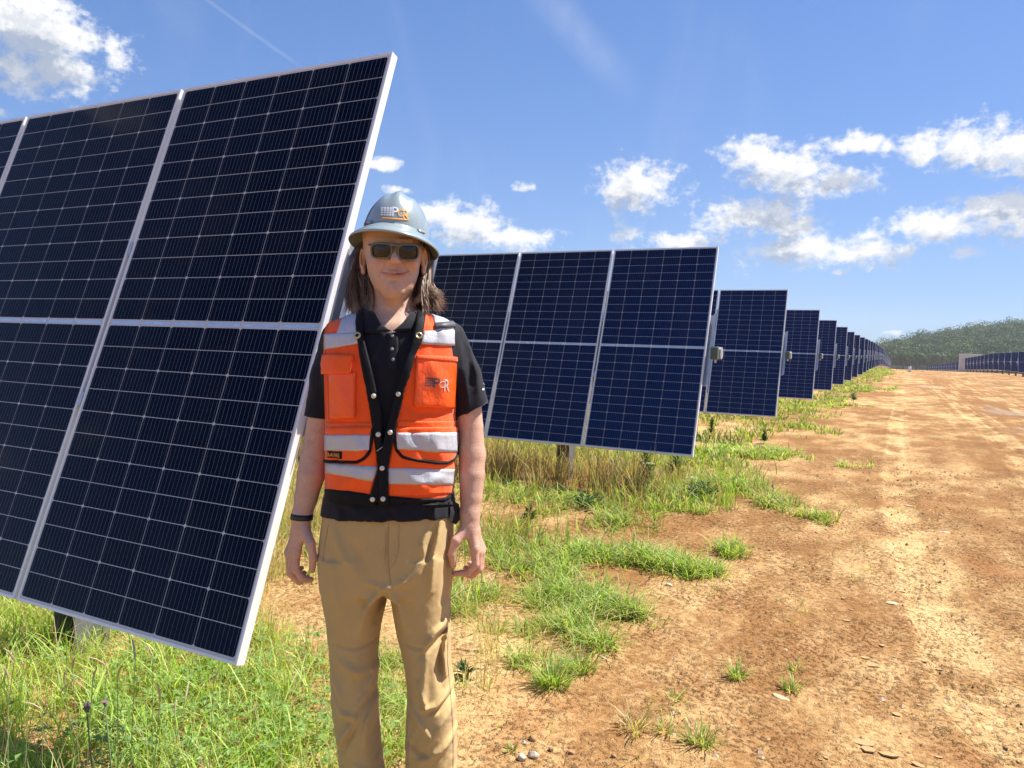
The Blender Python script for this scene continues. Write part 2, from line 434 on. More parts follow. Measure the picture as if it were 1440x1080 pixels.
# ================================================================== solar tracker rows
TILT = math.radians(71.0); CT, ST = math.cos(TILT), math.sin(TILT)
MW, ML, PITCH = 1.134, 2.238, 1.154
TUBE_Z = 1.515
MR = Matrix(((1, 0, 0, 0), (0, CT, -ST, 0), (0, ST, CT, 0), (0, 0, 0, 1)))   # module plane: x along row, y up the slope, z out of the face
CW, CH, CG, MID = 0.1810, 0.0880, 0.0026, 0.028
def cell_xy():
    out = []
    for c in range(6):
        for r in range(24):
            x = (c - 2.5) * (CW + CG)
            y = (r - 11.5) * (CH + CG) + (MID - CG) / 2 * (1 if r >= 12 else -1)
            out.append((x, y, r))
    return out
def cell_outline(flip):
    w, h, k = CW / 2, CH / 2, 0.0062
    if flip: return [(-w, -h + k), (-w + k, -h), (w - k, -h), (w, -h + k), (w, h), (-w, h)]
    return [(-w, -h), (w, -h), (w, h - k), (w - k, h), (-w + k, h), (-w, h - k)]
def cells_mesh(name, items):
    V = []; Fc = []; UV = []
    for (x, y, r) in items:
        o = cell_outline(r % 2 == 0); n = len(V)
        V += [(x + a, y + b, 0) for a, b in o]; Fc.append(list(range(n, n + len(o))))
        UV += [((a + CW / 2) / CW, (b + CH / 2) / CH) for a, b in o]
    me = bpy.data.meshes.new(name); me.from_pydata(V, [], Fc)
    ul = me.uv_layers.new(name='UVMap')
    for i, l in enumerate(me.loops): ul.data[i].uv = UV[l.vertex_index]
    me.materials.append(M_CELL); return me
def module_meshes():
    t = 0.011; d = 0.035
    f = MB()
    f.box(-MW / 2, -MW / 2 + t, -ML / 2, ML / 2, -d, 0); f.box(MW / 2 - t, MW / 2, -ML / 2, ML / 2, -d, 0)
    f.box(-MW / 2 + t, MW / 2 - t, -ML / 2, -ML / 2 + t, -d, -0.0004); f.box(-MW / 2 + t, MW / 2 - t, ML / 2 - t, ML / 2, -d, -0.0004)
    f.box(-MW / 2 + t, -MW / 2 + 0.03, -ML / 2 + t, ML / 2 - t, -d, -d + 0.002); f.box(MW / 2 - 0.03, MW / 2 - t, -ML / 2 + t, ML / 2 - t, -d, -d + 0.002)
    s = MB(); s.box(-MW / 2 + t, MW / 2 - t, -ML / 2 + t, ML / 2 - t, -0.0075, -0.0024)
    r = MB()
    for k in range(6):
        x = (k - 2.5) * (CW + CG); r.box(x - 0.08, x + 0.085, -0.0055, 0.0055, -0.0022, -0.0014)
    jb = MB()
    for k in (-1, 0, 1): jb.box(k * 0.36 - 0.05, k * 0.36 + 0.05, -0.04, 0.04, -0.028, -0.0076)
    return (f.mesh('frame', M_ALU, bevel=0.0012), s.mesh('backsheet', M_BACK), r.mesh('ribbon', M_RIB), jb.mesh('junction_box', simple('black_plastic', (0.02, 0.02, 0.02), 0.5)))
ME_FRAME, ME_SHEET, ME_RIB, ME_JB = module_meshes()
ME_CELL = [cells_mesh('solar_cell', [(0, 0, r)]) for r in (0, 1)]
ME_CELLS = cells_mesh('solar_cells', cell_xy())
CELLZ = -0.0018
def hat_rail():
    b = MB(); L = 0.38
    b.box(-0.045, -0.018, -L, L, -0.0395, -0.0365); b.box(0.018, 0.045, -L, L, -0.0395, -0.0365)
    b.box(-0.021, -0.018, -L, L, -0.087, -0.0395); b.box(0.018, 0.021, -L, L, -0.087, -0.0395)
    b.box(-0.018, 0.018, -L, L, -0.087, -0.084)
    return b.mesh('mounting_rail', M_GALV)
ME_RAIL = hat_rail()
def clamp_mesh():
    b = MB(); b.box(-0.009, 0.009, -0.03, 0.03, -0.034, 0.003); return b.mesh('clamp', M_GALV)
ME_CLAMP = clamp_mesh()
def post_mesh(h):
    b = MB(); w, d, t = 0.075, 0.085, 0.009
    b.box(-w, -w + t, -d, d, -0.6, h); b.box(w - t, w, -d, d, -0.6, h); b.box(-w + t, w - t, -t / 2, t / 2, -0.6, h)
    return b.mesh('post', M_POST)
def solar_row(xr, yc, nmod, posts_x, label, group, individual=0, box=True, left_end=False, zoff=0.0):
    """xr: outer edge of the end module, modules run to -X (or to +X when left_end)"""
    zg = float(g_base(np.array([xr]), np.array([yc]))[0]) + zoff
    root = empty('solar_tracker_row', (xr, yc, zg), label, 'solar panels', group)
    zc = TUBE_Z
    sgn = 1 if left_end else -1
    nrm = Vector((0, -ST, CT))
    for k in range(nmod):
        x = sgn * (MW / 2 + PITCH * k)
        pan = link('solar_panel', ME_FRAME, root); pan.matrix_local = Matrix.Translation((x, 0, zc)) @ MR
        link('backsheet', ME_SHEET, pan); link('ribbon', ME_RIB, pan)
        if individual: link('junction_box', ME_JB, pan)
        if k < individual:
            for (cx, cy, r) in cell_xy():
                link('solar_cell', ME_CELL[r % 2], pan, (cx, cy, CELLZ))
        else:
            o = link('cells', ME_CELLS, pan, (0, 0, CELLZ)); o['kind'] = 'stuff'
    near = yc < 40
    for k in range(nmod + 1) if near or True else ():
        x = sgn * (PITCH * k - 0.01)
        if k == 0: x = sgn * -0.012
        if yc > 45 and k > 1: break
        o = link('mounting_rail', ME_RAIL, root); o.matrix_local = Matrix.Translation((x, 0, zc)) @ MR
        if yc < 12 and 0 < k < nmod:
            for v in (-0.33, 0.33):
                c = link('clamp', ME_CLAMP, o, (0, v, 0))
    tc = Vector((0, 0, zc)) + nrm * -0.153
    b = MB(); a = sgn * (nmod * PITCH + 0.1)
    b.tube([(sgn * -0.13, tc.y, tc.z), (a, tc.y, tc.z)], 0.064, 10)
    b.build('torque_tube', M_GALV, root, smooth=False)
    for px_ in posts_x:
        zz = 0.0
        o = link('post', post_mesh(tc.z - 0.08), root, (px_ - xr, tc.y, zz))
        bb = MB(); bb.tube([(px_ - xr - 0.04, tc.y, tc.z), (px_ - xr + 0.04, tc.y, tc.z)], 0.085, 12)
        bb.box(px_ - xr - 0.03, px_ - xr + 0.03, tc.y - 0.09, tc.y + 0.09, tc.z - 0.13, tc.z - 0.06)
        bb.build('bearing', M_GALV, root)
    if box:
        bb = MB(); x0 = sgn * -0.045
        bb.box(min(x0, x0 - sgn * 0.072), max(x0, x0 - sgn * 0.072), tc.y - 0.15, tc.y - 0.05, tc.z - 0.065, tc.z + 0.065)
        o = bb.build('control_box', M_BOXG, root, bevel=0.006)
        lid = MB(); lid.box(min(x0, x0 - sgn * 0.067) + 0.004, max(x0, x0 - sgn * 0.067) - 0.004, tc.y - 0.156, tc.y - 0.1502, tc.z - 0.058, tc.z + 0.058)
        lid.build('lid', M_BOXG, o, bevel=0.003)
        gl = MB(); gl.tube([(x0 - sgn * 0.04, tc.y - 0.08, tc.z - 0.064), (x0 - sgn * 0.04, tc.y - 0.08, tc.z - 0.10)], 0.010, 8); gl.build('cable_gland', M_WHITE, o)
    return root
rows_y = [2.047, 7.70, 13.24, 19.25, 24.80]
for k in range(5, 46): rows_y.append(24.80 + 5.62 * (k - 4) + 0.1 * math.sin(k * 2.3))
rows_x = [-1.770, -1.719, -1.704, -1.71, -1.70]
words_ = ['nearest', 'second', 'third', 'fourth', 'fifth', 'sixth', 'seventh', 'eighth', 'ninth', 'tenth', 'eleventh', 'twelfth', 'thirteenth', 'fourteenth', 'fifteenth', 'sixteenth', 'seventeenth', 'eighteenth', 'nineteenth', 'twentieth', 'twenty first', 'twenty second', 'twenty third', 'twenty fourth']
GRP = 'rows of dark blue solar panels left of the dirt road'
for i, y in enumerate(rows_y):
    xr = rows_x[i] if i < 5 else -1.71 + 0.02 * math.sin(i * 1.7)
    if i == 0: px = [at_Y(114, 890, y + 0.14)[0]]; px += [px[0] - 6.2]
    elif i == 1: px = [at_Y(795, 650, y + 0.14)[0]]; px += [px[0] - 6.4, px[0] - 12.8]
    else: px = [xr - 2.35, xr - 8.4]
    n = 6 if i == 0 else 10 if i < 4 else 5 if i < 12 else 3
    px = [p for p in px if p > xr - n * PITCH]
    if i == 0: lab = 'tall tilted row of dark solar panels nearest the camera, beside the man'
    elif i == 1: lab = 'solar panel row directly behind the man, dry brown grass round its post'
    elif i < 24: lab = f'{words_[i]} solar panel row from the camera, left of the dirt road'
    else: lab = 'far blue solar panel row near the end of the line left of the road'
    solar_row(xr, y, n, px, lab, GRP, individual=2 if i < 2 else 0, box=True)
# block right of the road
GRPB = 'solar panel rows right of the dirt road'
ys = list(np.arange(58, 160, 5.62))
for j, y in enumerate(ys):
    xl = 10.9 + 0.03 * math.sin(j)
    q = len(ys) - 1 - j
    lab = 'dark solar panel row right of the dirt road, ending right beside the pale cabin' if q == 0 else f'{words_[q]} dark panel row counted from the pale cabin, right of the dirt road'
    solar_row(xl, y, 5, [xl + 0.5, xl + 4.5], lab, GRPB, box=False, left_end=True)
GRPC = 'far solar panel rows downhill beyond the crest of the road'
for j in range(16):
    y = 205 + j * 13.0; xl = 13.6 + 0.03 * (j % 3) - max(0, j - 6) * 0.2
    solar_row(xl, y, 4 if j < 8 else 6, [xl + 0.5], 'very small dark solar panel row in the hollow below the wooded hill', GRPC, box=False, left_end=True)

# ================================================================== cabin, marker
def cabin():
    p = at_Y(1364, 518, 163.0); x, y = p[0], 163.0; z = float(g_base(np.array([x]), np.array([y]))[0])
    r = empty('equipment_cabin', (x, y, z + 0.25), 'pale box shaped equipment cabin at the end of the right hand panel rows', 'cabin')
    w, d, h = 1.75, 1.3, 3.0
    b = MB(); b.box(-w, w, -d, d, 0, h); b.build('wall', simple('cream_steel', (0.62, 0.60, 0.55), 0.5, var=0.08, scale=1.5), r, bevel=0.02)
    b = MB(); b.box(-w - 0.06, w + 0.06, -d - 0.06, d + 0.06, h + 0.003, h + 0.12); b.build('roof', M_WHITE, r)
    b = MB(); b.box(0.2, 1.1, -d - 0.03, -d - 0.003, 0.1, 2.2); b.build('door', simple('grey_door', (0.45, 0.45, 0.43), 0.5), r)
    b = MB()
    for k in range(6): b.box(-1.5, -0.5, -d - 0.03, -d - 0.003, 1.5 + k * 0.14, 1.58 + k * 0.14)
    b.build('louvre', M_GALV, r)
    b = MB(); b.box(-w, w, -d, d, -0.6, -0.003); b.build('plinth', simple('concrete', (0.4, 0.39, 0.37), 0.9), r)
cabin()
def marker():
    p = gpt(1279, 524); y = 98.0; x = at_Y(1279, 524, y)[0]; z = gz(x, y)
    r = empty('marker_post', (x, y, z), 'small white marker standing where the dirt road meets the skyline', 'marker')
    b = MB(); b.tube([(0, 0, 0), (0, 0, 0.5), (0, 0, 0.62)], [0.16, 0.16, 0.1], 12); b.build('body', M_WHITE, r)
    b = MB(); b.tube([(0, 0, -0.02), (0, 0, 0.04)], [0.24, 0.22], 12); b.build('base', simple('black_rubber', (0.03, 0.03, 0.03), 0.8), r)
marker()

# ================================================================== wooded hill
def az_r(px): return 26.9 + 0
def hill_height(x, y):
    r = np.hypot(x, y); th = np.degrees(np.arctan2(x, y))   # 0 = along the rows
    prof = np.interp(th, [-60, -30, -12, -2, -1.1, -0.5, 2.8, 4.6, 7.2, 12, 22, 40, 70, 95], [4, 3, 2, 1, 2, 6, 14, 17, 21.5, 30, 38, 30, 18, 10])
    prof = prof + 2.2 * fbm(th * 0.6, r * 0.01, 3, 51)
    return prof * sstep(r, 395, 600) * (1 - 0.4 * sstep(r, 640, 900)) 
def leaf_material(name, a, bcol, tl=0.25, spec=0.35):
    m, N, b = mat(name)
    c = N.node('ShaderNodeAttribute', attribute_name='Col').outputs['Color']
    N.put(b.inputs['Base Color'], c); b.inputs['Roughness'].default_value = 0.5; b.inputs['Specular IOR Level'].default_value = spec
    tr = N.node('ShaderNodeBsdfTranslucent'); N.put(tr.inputs[0], N.mix(1.0, c, (1.25, 1.2, 0.55, 1), 'MULTIPLY'))
    mx = N.node('ShaderNodeMixShader'); mx.inputs[0].default_value = tl
    N.l.new(b.outputs[0], mx.inputs[1]); N.l.new(tr.outputs[0], mx.inputs[2])
    out = [n for n in m.node_tree.nodes if n.type == 'OUTPUT_MATERIAL'][0]; N.l.new(mx.outputs[0], out.inputs[0])
    return m
M_LEAF = leaf_material('tree_leaves', None, None, 0.12, 0.06)
M_GRASS = leaf_material('grass_blades', None, None, 0.5)
M_BARK = simple('bark', (0.10, 0.075, 0.055), 0.9, var=0.3)
def crown_quads(c, r, n, size, col, g):
    """leaf clumps spread through an uneven crown: (verts, quads, colours)"""
    nb = 5
    lob = g.normal(size=(nb, 3)); lob /= np.linalg.norm(lob, axis=1)[:, None]; lob[:, 2] = np.abs(lob[:, 2]) * 0.9 - 0.15
    lc = lob * np.array(r) * 0.55; lr = g.uniform(0.42, 0.62, nb)
    k = g.integers(0, nb, n)
    u = g.normal(size=(n, 3)); u /= np.linalg.norm(u, axis=1)[:, None]
    p = lc[k] + u * (lr[k][:, None] * np.array(r)) * g.uniform(0.75, 1.03, n)[:, None]
    nr = u + 0.30 * g.normal(size=(n, 3)); nr /= np.linalg.norm(nr, axis=1)[:, None]
    a = np.cross(nr, g.normal(size=(n, 3))); a /= np.linalg.norm(a, axis=1)[:, None]; b = np.cross(nr, a)
    s = size * g.uniform(0.6, 1.3, n)[:, None]
    P = p + np.array(c)
    V = np.stack([P - a * s, P - b * s * 0.7, P + a * s, P + b * s * 0.7], 1).reshape(-1, 3)
    q = np.arange(4 * n).reshape(-1, 4)
    cc = np.array(col)[None, :] * g.uniform(0.85, 1.15, (n, 1)) * (1 + 0.05 * g.normal(size=(n, 3)))
    return V, q, np.repeat(np.clip(cc, 0.005, 1), 4, 0)
def build_hill():
    th = np.radians(np.concatenate([np.linspace(-60, -4, 30), np.linspace(-3.5, 12, 63), np.linspace(13, 95, 60)])); r = np.linspace(370, 1000, 64)
    T, Rr = np.meshgrid(th, r, indexing='ij'); x = (Rr * np.sin(T)).ravel(); y = (Rr * np.cos(T)).ravel()
    z = hill_height(x, y) + g_base(x, y) - 0.4
    nx = len(r); i = (np.arange(len(th) - 1)[:, None] * nx + np.arange(nx - 1)[None, :]).ravel()
    q = np.stack([i, i + nx, i + nx + 1, i + 1], 1)
    me = mesh_np('hill', np.stack([x, y, z], 1), None, q, simple('forest_floor', (0.05, 0.065, 0.025), 0.95, var=0.4, scale=0.1), True)
    tag(link('hill', me), kind='structure')
    g = np.random.default_rng(5)
    V = []; Q = []; C = []; n0 = 0
    pal = np.array([(0.050, 0.100, 0.024), (0.062, 0.118, 0.028), (0.085, 0.142, 0.034), (0.042, 0.082, 0.022), (0.105, 0.155, 0.042)])
    def put(th, rr, rad, nq, sz):
        nonlocal n0
        x, y = rr * math.sin(th), rr * math.cos(th)
        z = float(hill_height(np.array([x]), np.array([y]))[0] + g_base(np.array([x]), np.array([y]))[0])
        r3 = (rad, rad, rad * g.uniform(0.8, 1.15))
        v, q, c = crown_quads((x, y, z + r3[2] * 0.75 + 0.5), r3, nq, sz, pal[g.integers(0, 5)], g)
        V.append(v); Q.append(q + n0); C.append(c); n0 += len(v)
    for _ in range(1150):      # the slope the photograph shows
        put(math.radians(g.uniform(-3.5, 11)), 400 + 230 * g.uniform() ** 0.8, g.uniform(3.4, 7.6) if g.uniform() < 0.75 else g.uniform(6.5, 9.0), 420, 0.46)
    for _ in range(1100):      # the rest of the wood, out of frame
        put(math.radians(g.choice([g.uniform(11, 60), g.uniform(-45, -3.5)])), g.uniform(410, 640), g.uniform(4.5, 7.5), 60, 1.7)
    me = mesh_np('forest', np.concatenate(V), None, np.concatenate(Q), M_LEAF, False, np.concatenate(C))
    tag(link('forest', me), 'dense green deciduous wood covering the far hill behind the road', 'forest', kind='stuff')
build_hill()
def tree(px, pyb, Y, rad, col, label, seed):
    g = np.random.default_rng(seed)
    p = at_Y(px, pyb, Y); x, y = p[0], Y; z = float(g_base(np.array([x]), np.array([y]))[0] + hill_height(np.array([x]), np.array([y]))[0])
    r = empty('tree', (x, y, z), label, 'tree', 'round trees along the foot of the wooded hill')
    b = MB(); b.tube([(0, 0, -0.5), (0.1, 0, 1.5), (0, 0.1, rad * 1.0)], [0.35, 0.28, 0.15], 7)
    for k in range(4):
        a = k * 1.6; b.tube([(0, 0, 1.4), (math.cos(a) * rad * 0.3, math.sin(a) * rad * 0.3, rad * 0.8), (math.cos(a) * rad * 0.6, math.sin(a) * rad * 0.6, rad * 1.2)], [0.16, 0.1, 0.05], 5)
    b.build('trunk', M_BARK, r, True)
    v, q, c = crown_quads((0, 0, rad * 0.95 + 0.4), (rad, rad, rad * 0.85), 700, 0.5, col, g)
    link('crown', mesh_np('crown', v, None, q, M_LEAF, False, c), r)
for k, (px, Y, rad, col, lab) in enumerate([
        (1288, 372, 4.6, (0.085, 0.13, 0.032), 'round light green tree at the left foot of the wooded hill, above the white marker'),
        (1304, 366, 3.6, (0.070, 0.11, 0.03), 'small round tree between two larger ones at the foot of the hill'),
        (1318, 360, 4.4, (0.10, 0.13, 0.05), 'greyish green round tree in the middle of the hill foot'),
        (1330, 376, 4.8, (0.075, 0.125, 0.028), 'bright green tree just left of the pale cabin'),
        (1346, 382, 4.0, (0.055, 0.095, 0.024), 'dark green tree right behind the pale cabin roof'),
        (1270, 385, 4.2, (0.05, 0.09, 0.025), 'dark tree at the end of the left panel line'),
        (1400, 350, 4.6, (0.06, 0.10, 0.026), 'green tree rising behind the right hand panel rows'),
        (1426, 356, 4.2, (0.08, 0.12, 0.03), 'light green tree at the right edge behind the panel rows')]):
    tree(px, 516, Y, rad, col, lab, 100 + k)

def haze():
    b = MB(); b.box(-1750, 1750, -1400, 1850, -7.0, 82.0)
    m = bpy.data.materials.new('haze'); m.use_nodes = True; n = m.node_tree; n.nodes.clear()
    v = n.nodes.new('ShaderNodeVolumePrincipled'); v.inputs['Color'].default_value = (0.80, 0.88, 1.0, 1); v.inputs['Density'].default_value = 0.00026
    o = n.nodes.new('ShaderNodeOutputMaterial'); n.links.new(v.outputs[0], o.inputs['Volume'])
    tag(b.build('haze', m), 'thin summer haze over the whole site', 'haze', kind='stuff')
haze()
# ================================================================== grass and weeds
def to_px(P):
    c = (np.asarray(P) - CAM) @ RW
    return 720 + F * c[:, 0] / c[:, 2], 540 + F * c[:, 1] / c[:, 2], c[:, 2]
class Blades:
    def __init__(s): s.b = []
    def add(s, xy, h, w, lean, col, spread=None):
        n = len(xy)
        if n == 0: return
        z = g_height(xy[:, 0], xy[:, 1], False)
        az_ = rng.uniform(0, 2 * np.pi, n) if spread is None else spread
        s.b.append((np.c_[xy, z - 0.004], np.broadcast_to(h, (n,)), np.broadcast_to(w, (n,)), az_, np.broadcast_to(lean, (n,)), np.broadcast_to(col, (n, 3))))
    def mesh(s, name, origin=(0, 0, 0)):
        B, h, w, a, l, c = [np.concatenate([x[k] for x in s.b]) for k in range(6)]
        B = B - np.array(origin)
        n = len(B); d = np.stack([np.cos(a), np.sin(a), 0 * a], 1)
        tw = a + rng.uniform(0.7, 2.4, n); sd = np.stack([np.cos(tw), np.sin(tw), 0 * a], 1)
        V = np.zeros((n, 7, 3), np.float32)
        up = np.array([0, 0, 1.0])
        for i, (t, ww) in enumerate(((0, 0.75), (0.42, 1.0), (0.78, 0.7))):
            p = B + d * (h * l * t ** 1.9)[:, None] + up * (h * (t - 0.42 * l * t ** 2.2))[:, None]
            V[:, 2 * i] = p - sd * (w * ww / 2)[:, None]; V[:, 2 * i + 1] = p + sd * (w * ww / 2)[:, None]
        V[:, 6] = B + d * (h * l)[:, None] + up * (h * (1 - 0.42 * l))[:, None]
        o = (np.arange(n) * 7)[:, None]
        q = np.concatenate([o + np.array([[0, 1, 3, 2]]), o + np.array([[2, 3, 5, 4]])]); t = o + np.array([[4, 5, 6]])
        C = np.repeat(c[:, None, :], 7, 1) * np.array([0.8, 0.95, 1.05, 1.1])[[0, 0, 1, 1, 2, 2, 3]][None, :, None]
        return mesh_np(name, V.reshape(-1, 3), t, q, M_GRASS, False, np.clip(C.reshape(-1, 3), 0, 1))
GREEN = np.array([[0.20, 0.27, 0.045], [0.25, 0.33, 0.06], [0.30, 0.36, 0.085], [0.15, 0.22, 0.04], [0.36, 0.39, 0.13]])
DRY = np.array([[0.56, 0.45, 0.24], [0.64, 0.54, 0.32], [0.46, 0.35, 0.18], [0.52, 0.44, 0.22]])
def pick(n, dry, green_gain=1.0):  # last argument scales the own colour of the green blades
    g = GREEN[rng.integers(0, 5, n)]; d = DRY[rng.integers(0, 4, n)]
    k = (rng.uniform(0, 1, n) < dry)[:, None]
    return np.where(k, d, g * 1.75 * green_gain * np.array([0.93, 1.03, 1.0])) * rng.uniform(0.8, 1.25, (n, 1))
def clumped(n, x0, x1, y0, y1, clump, cr):
    """points gathered in clumps"""
    nc = max(1, n // clump)
    cx = rng.uniform(x0, x1, nc); cy = rng.uniform(y0, y1, nc)
    k = rng.integers(0, nc, n); r = cr * np.abs(rng.normal(size=n)) * rng.uniform(0.4, 1.4, nc)[k]; a = rng.uniform(0, 6.283, n)
    return np.stack([cx[k] + r * np.cos(a), cy[k] + r * np.sin(a)], 1), k, a

def near_field():
    B = Blades()
    # thick grass at the left, before and under the nearest panels
    N = 125000
    xy, k, a = clumped(N, -5.6, 0.05, 0.6, 4.6, 26, 0.045)
    px, py, dp = to_px(np.c_[xy, 0 * xy[:, 0]])
    n1 = fbm(xy[:, 0] * 1.3, xy[:, 1] * 1.3, 3, 31); n2 = fbm(xy[:, 0] * 4, xy[:, 1] * 4, 2, 33)
    edge = np.interp(py, [700, 850, 900, 960, 1030, 1100, 1300], [440, 455, 500, 560, 580, 600, 640])
    den = sstep(edge - px, -30, 190) * 1.35 + 0.75 * n1 + 0.35 * n2
    bare = np.exp(-(((px - 470) / 90) ** 2 + ((py - 880) / 40) ** 2)) + 0.8 * np.exp(-(((px - 90) / 60) ** 2 + ((py - 1075) / 40) ** 2))
    den = den - 0.75 * bare
    keep = (den > rng.uniform(0.15, 0.75, N)) & (px > -260) & (px < 700)
    xy, a, px, py, n1 = xy[keep], a[keep], px[keep], py[keep], n1[keep]; n = len(xy)
    back = sstep(xy[:, 1] - 0.25 * (xy[:, 0] + 3.0), 2.25, 3.0)
    dry = np.clip(0.22 + 0.5 * back + 0.45 * np.maximum(0, n1) + 0.25 * sstep(px, 380, 480), 0, 0.9)
    isd = rng.uniform(0, 1, n) < dry
    h = rng.gamma(5, 0.024, n) * (1 + 1.0 * back * isd) * np.where(isd, 1.1, 1.0) * np.where(px > 440, 0.75, 1.0)
    h = np.clip(h, 0.03, 0.42)
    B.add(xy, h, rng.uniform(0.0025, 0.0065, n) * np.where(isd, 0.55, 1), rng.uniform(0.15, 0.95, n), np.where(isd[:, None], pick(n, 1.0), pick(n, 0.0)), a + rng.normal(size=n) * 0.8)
    tag(link('long_grass', B.mesh('long_grass')), 'long green and straw coloured grass growing under and before the nearest panels', 'grass', kind='stuff')
near_field()

def row_strips():
    B = Blades()
    # between the first and second row and round the second row's post: tall, half dry
    n = 42000
    xy, k, a = clumped(n, -9.0, -0.7, 3.6, 9.6, 30, 0.10)
    n1 = fbm(xy[:, 0] * 0.8, xy[:, 1] * 0.8, 3, 41)
    right = np.interp(xy[:, 1], [3.5, 4.6, 5.8, 7, 8, 9.8], [-1.75, -1.8, -1.75, -1.15, -0.95, -1.2])
    den = sstep(right - xy[:, 0], -0.15, 0.5) * (0.55 + 0.5 * np.exp(-((xy[:, 1] - 7.6) / 1.2) ** 2)) + 0.55 * n1
    keep = den > rng.uniform(0.2, 0.8, n); xy, a, n1 = xy[keep], a[keep], n1[keep]; n = len(xy)
    core = np.exp(-((xy[:, 1] - 7.45) / 0.75) ** 2) * sstep(-xy[:, 0], 1.7, 2.3)
    isd = rng.uniform(0, 1, n) < np.clip(0.22 + 0.85 * core + 0.3 * n1, 0, 0.93)
    h = rng.gamma(6, 0.026, n) * (1 + 0.9 * core) * np.where(isd, 1.25, 0.85)
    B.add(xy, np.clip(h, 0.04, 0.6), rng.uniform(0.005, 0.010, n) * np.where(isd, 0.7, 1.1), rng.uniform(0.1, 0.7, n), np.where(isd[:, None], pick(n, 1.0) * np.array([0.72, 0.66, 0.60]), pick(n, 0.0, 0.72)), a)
    # strips further back
    n = 66000
    y = 9.6 + 100 * rng.uniform(0, 1, n) ** 1.9
    nc = 2600; k = rng.integers(0, nc, n); yc = 9.6 + 100 * rng.uniform(0, 1, nc) ** 1.9; xc = -0.3 - 9 * rng.uniform(0, 1, nc) ** 1.3
    a = rng.uniform(0, 6.283, n); r = np.abs(rng.normal(size=n)) * 0.2
    xy = np.stack([xc[k] + r * np.cos(a), yc[k] + r * np.sin(a)], 1)
    n1 = fbm(xy[:, 0] * 0.7, xy[:, 1] * 0.35, 3, 43)
    edge = -1.45 + 0.9 * fbm(xy[:, 1] * 0.25, 0 * xy[:, 1], 3, 44) + 0.5 * sstep(xy[:, 1], 25, 60)
    den = sstep(edge - xy[:, 0], -0.4, 0.5) * 0.85 + 0.8 * n1 - 0.25 * np.exp(-((xy[:, 1] - 11.2) / 1.0) ** 2)
    keep = den > rng.uniform(0.3, 0.8, n); xy, a = xy[keep], a[keep]; n = len(xy)
    isd = rng.uniform(0, 1, n) < 0.14
    far = 1 + xy[:, 1] / 30
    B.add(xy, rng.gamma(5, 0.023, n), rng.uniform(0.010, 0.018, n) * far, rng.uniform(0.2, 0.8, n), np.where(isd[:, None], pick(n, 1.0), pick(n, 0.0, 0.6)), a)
    # thinner growth carrying on along the first row to the left
    n = 16000
    xy, k, a = clumped(n, -16.0, -5.2, 0.7, 6.0, 30, 0.10)
    keep = fbm(xy[:, 0] * 0.8, xy[:, 1] * 0.8, 3, 47) > rng.uniform(-0.5, 0.35, n); xy, a = xy[keep], a[keep]; n = len(xy)
    isd = rng.uniform(0, 1, n) < 0.4
    B.add(xy, rng.gamma(6, 0.028, n), rng.uniform(0.008, 0.014, n), rng.uniform(0.2, 0.9, n), np.where(isd[:, None], pick(n, 1.0), pick(n, 0.0, 0.9)), a)
    tag(link('row_grass', B.mesh('row_grass')), 'rough grass, green and dry brown, growing along the panel rows behind the man', 'grass', kind='stuff')
row_strips()

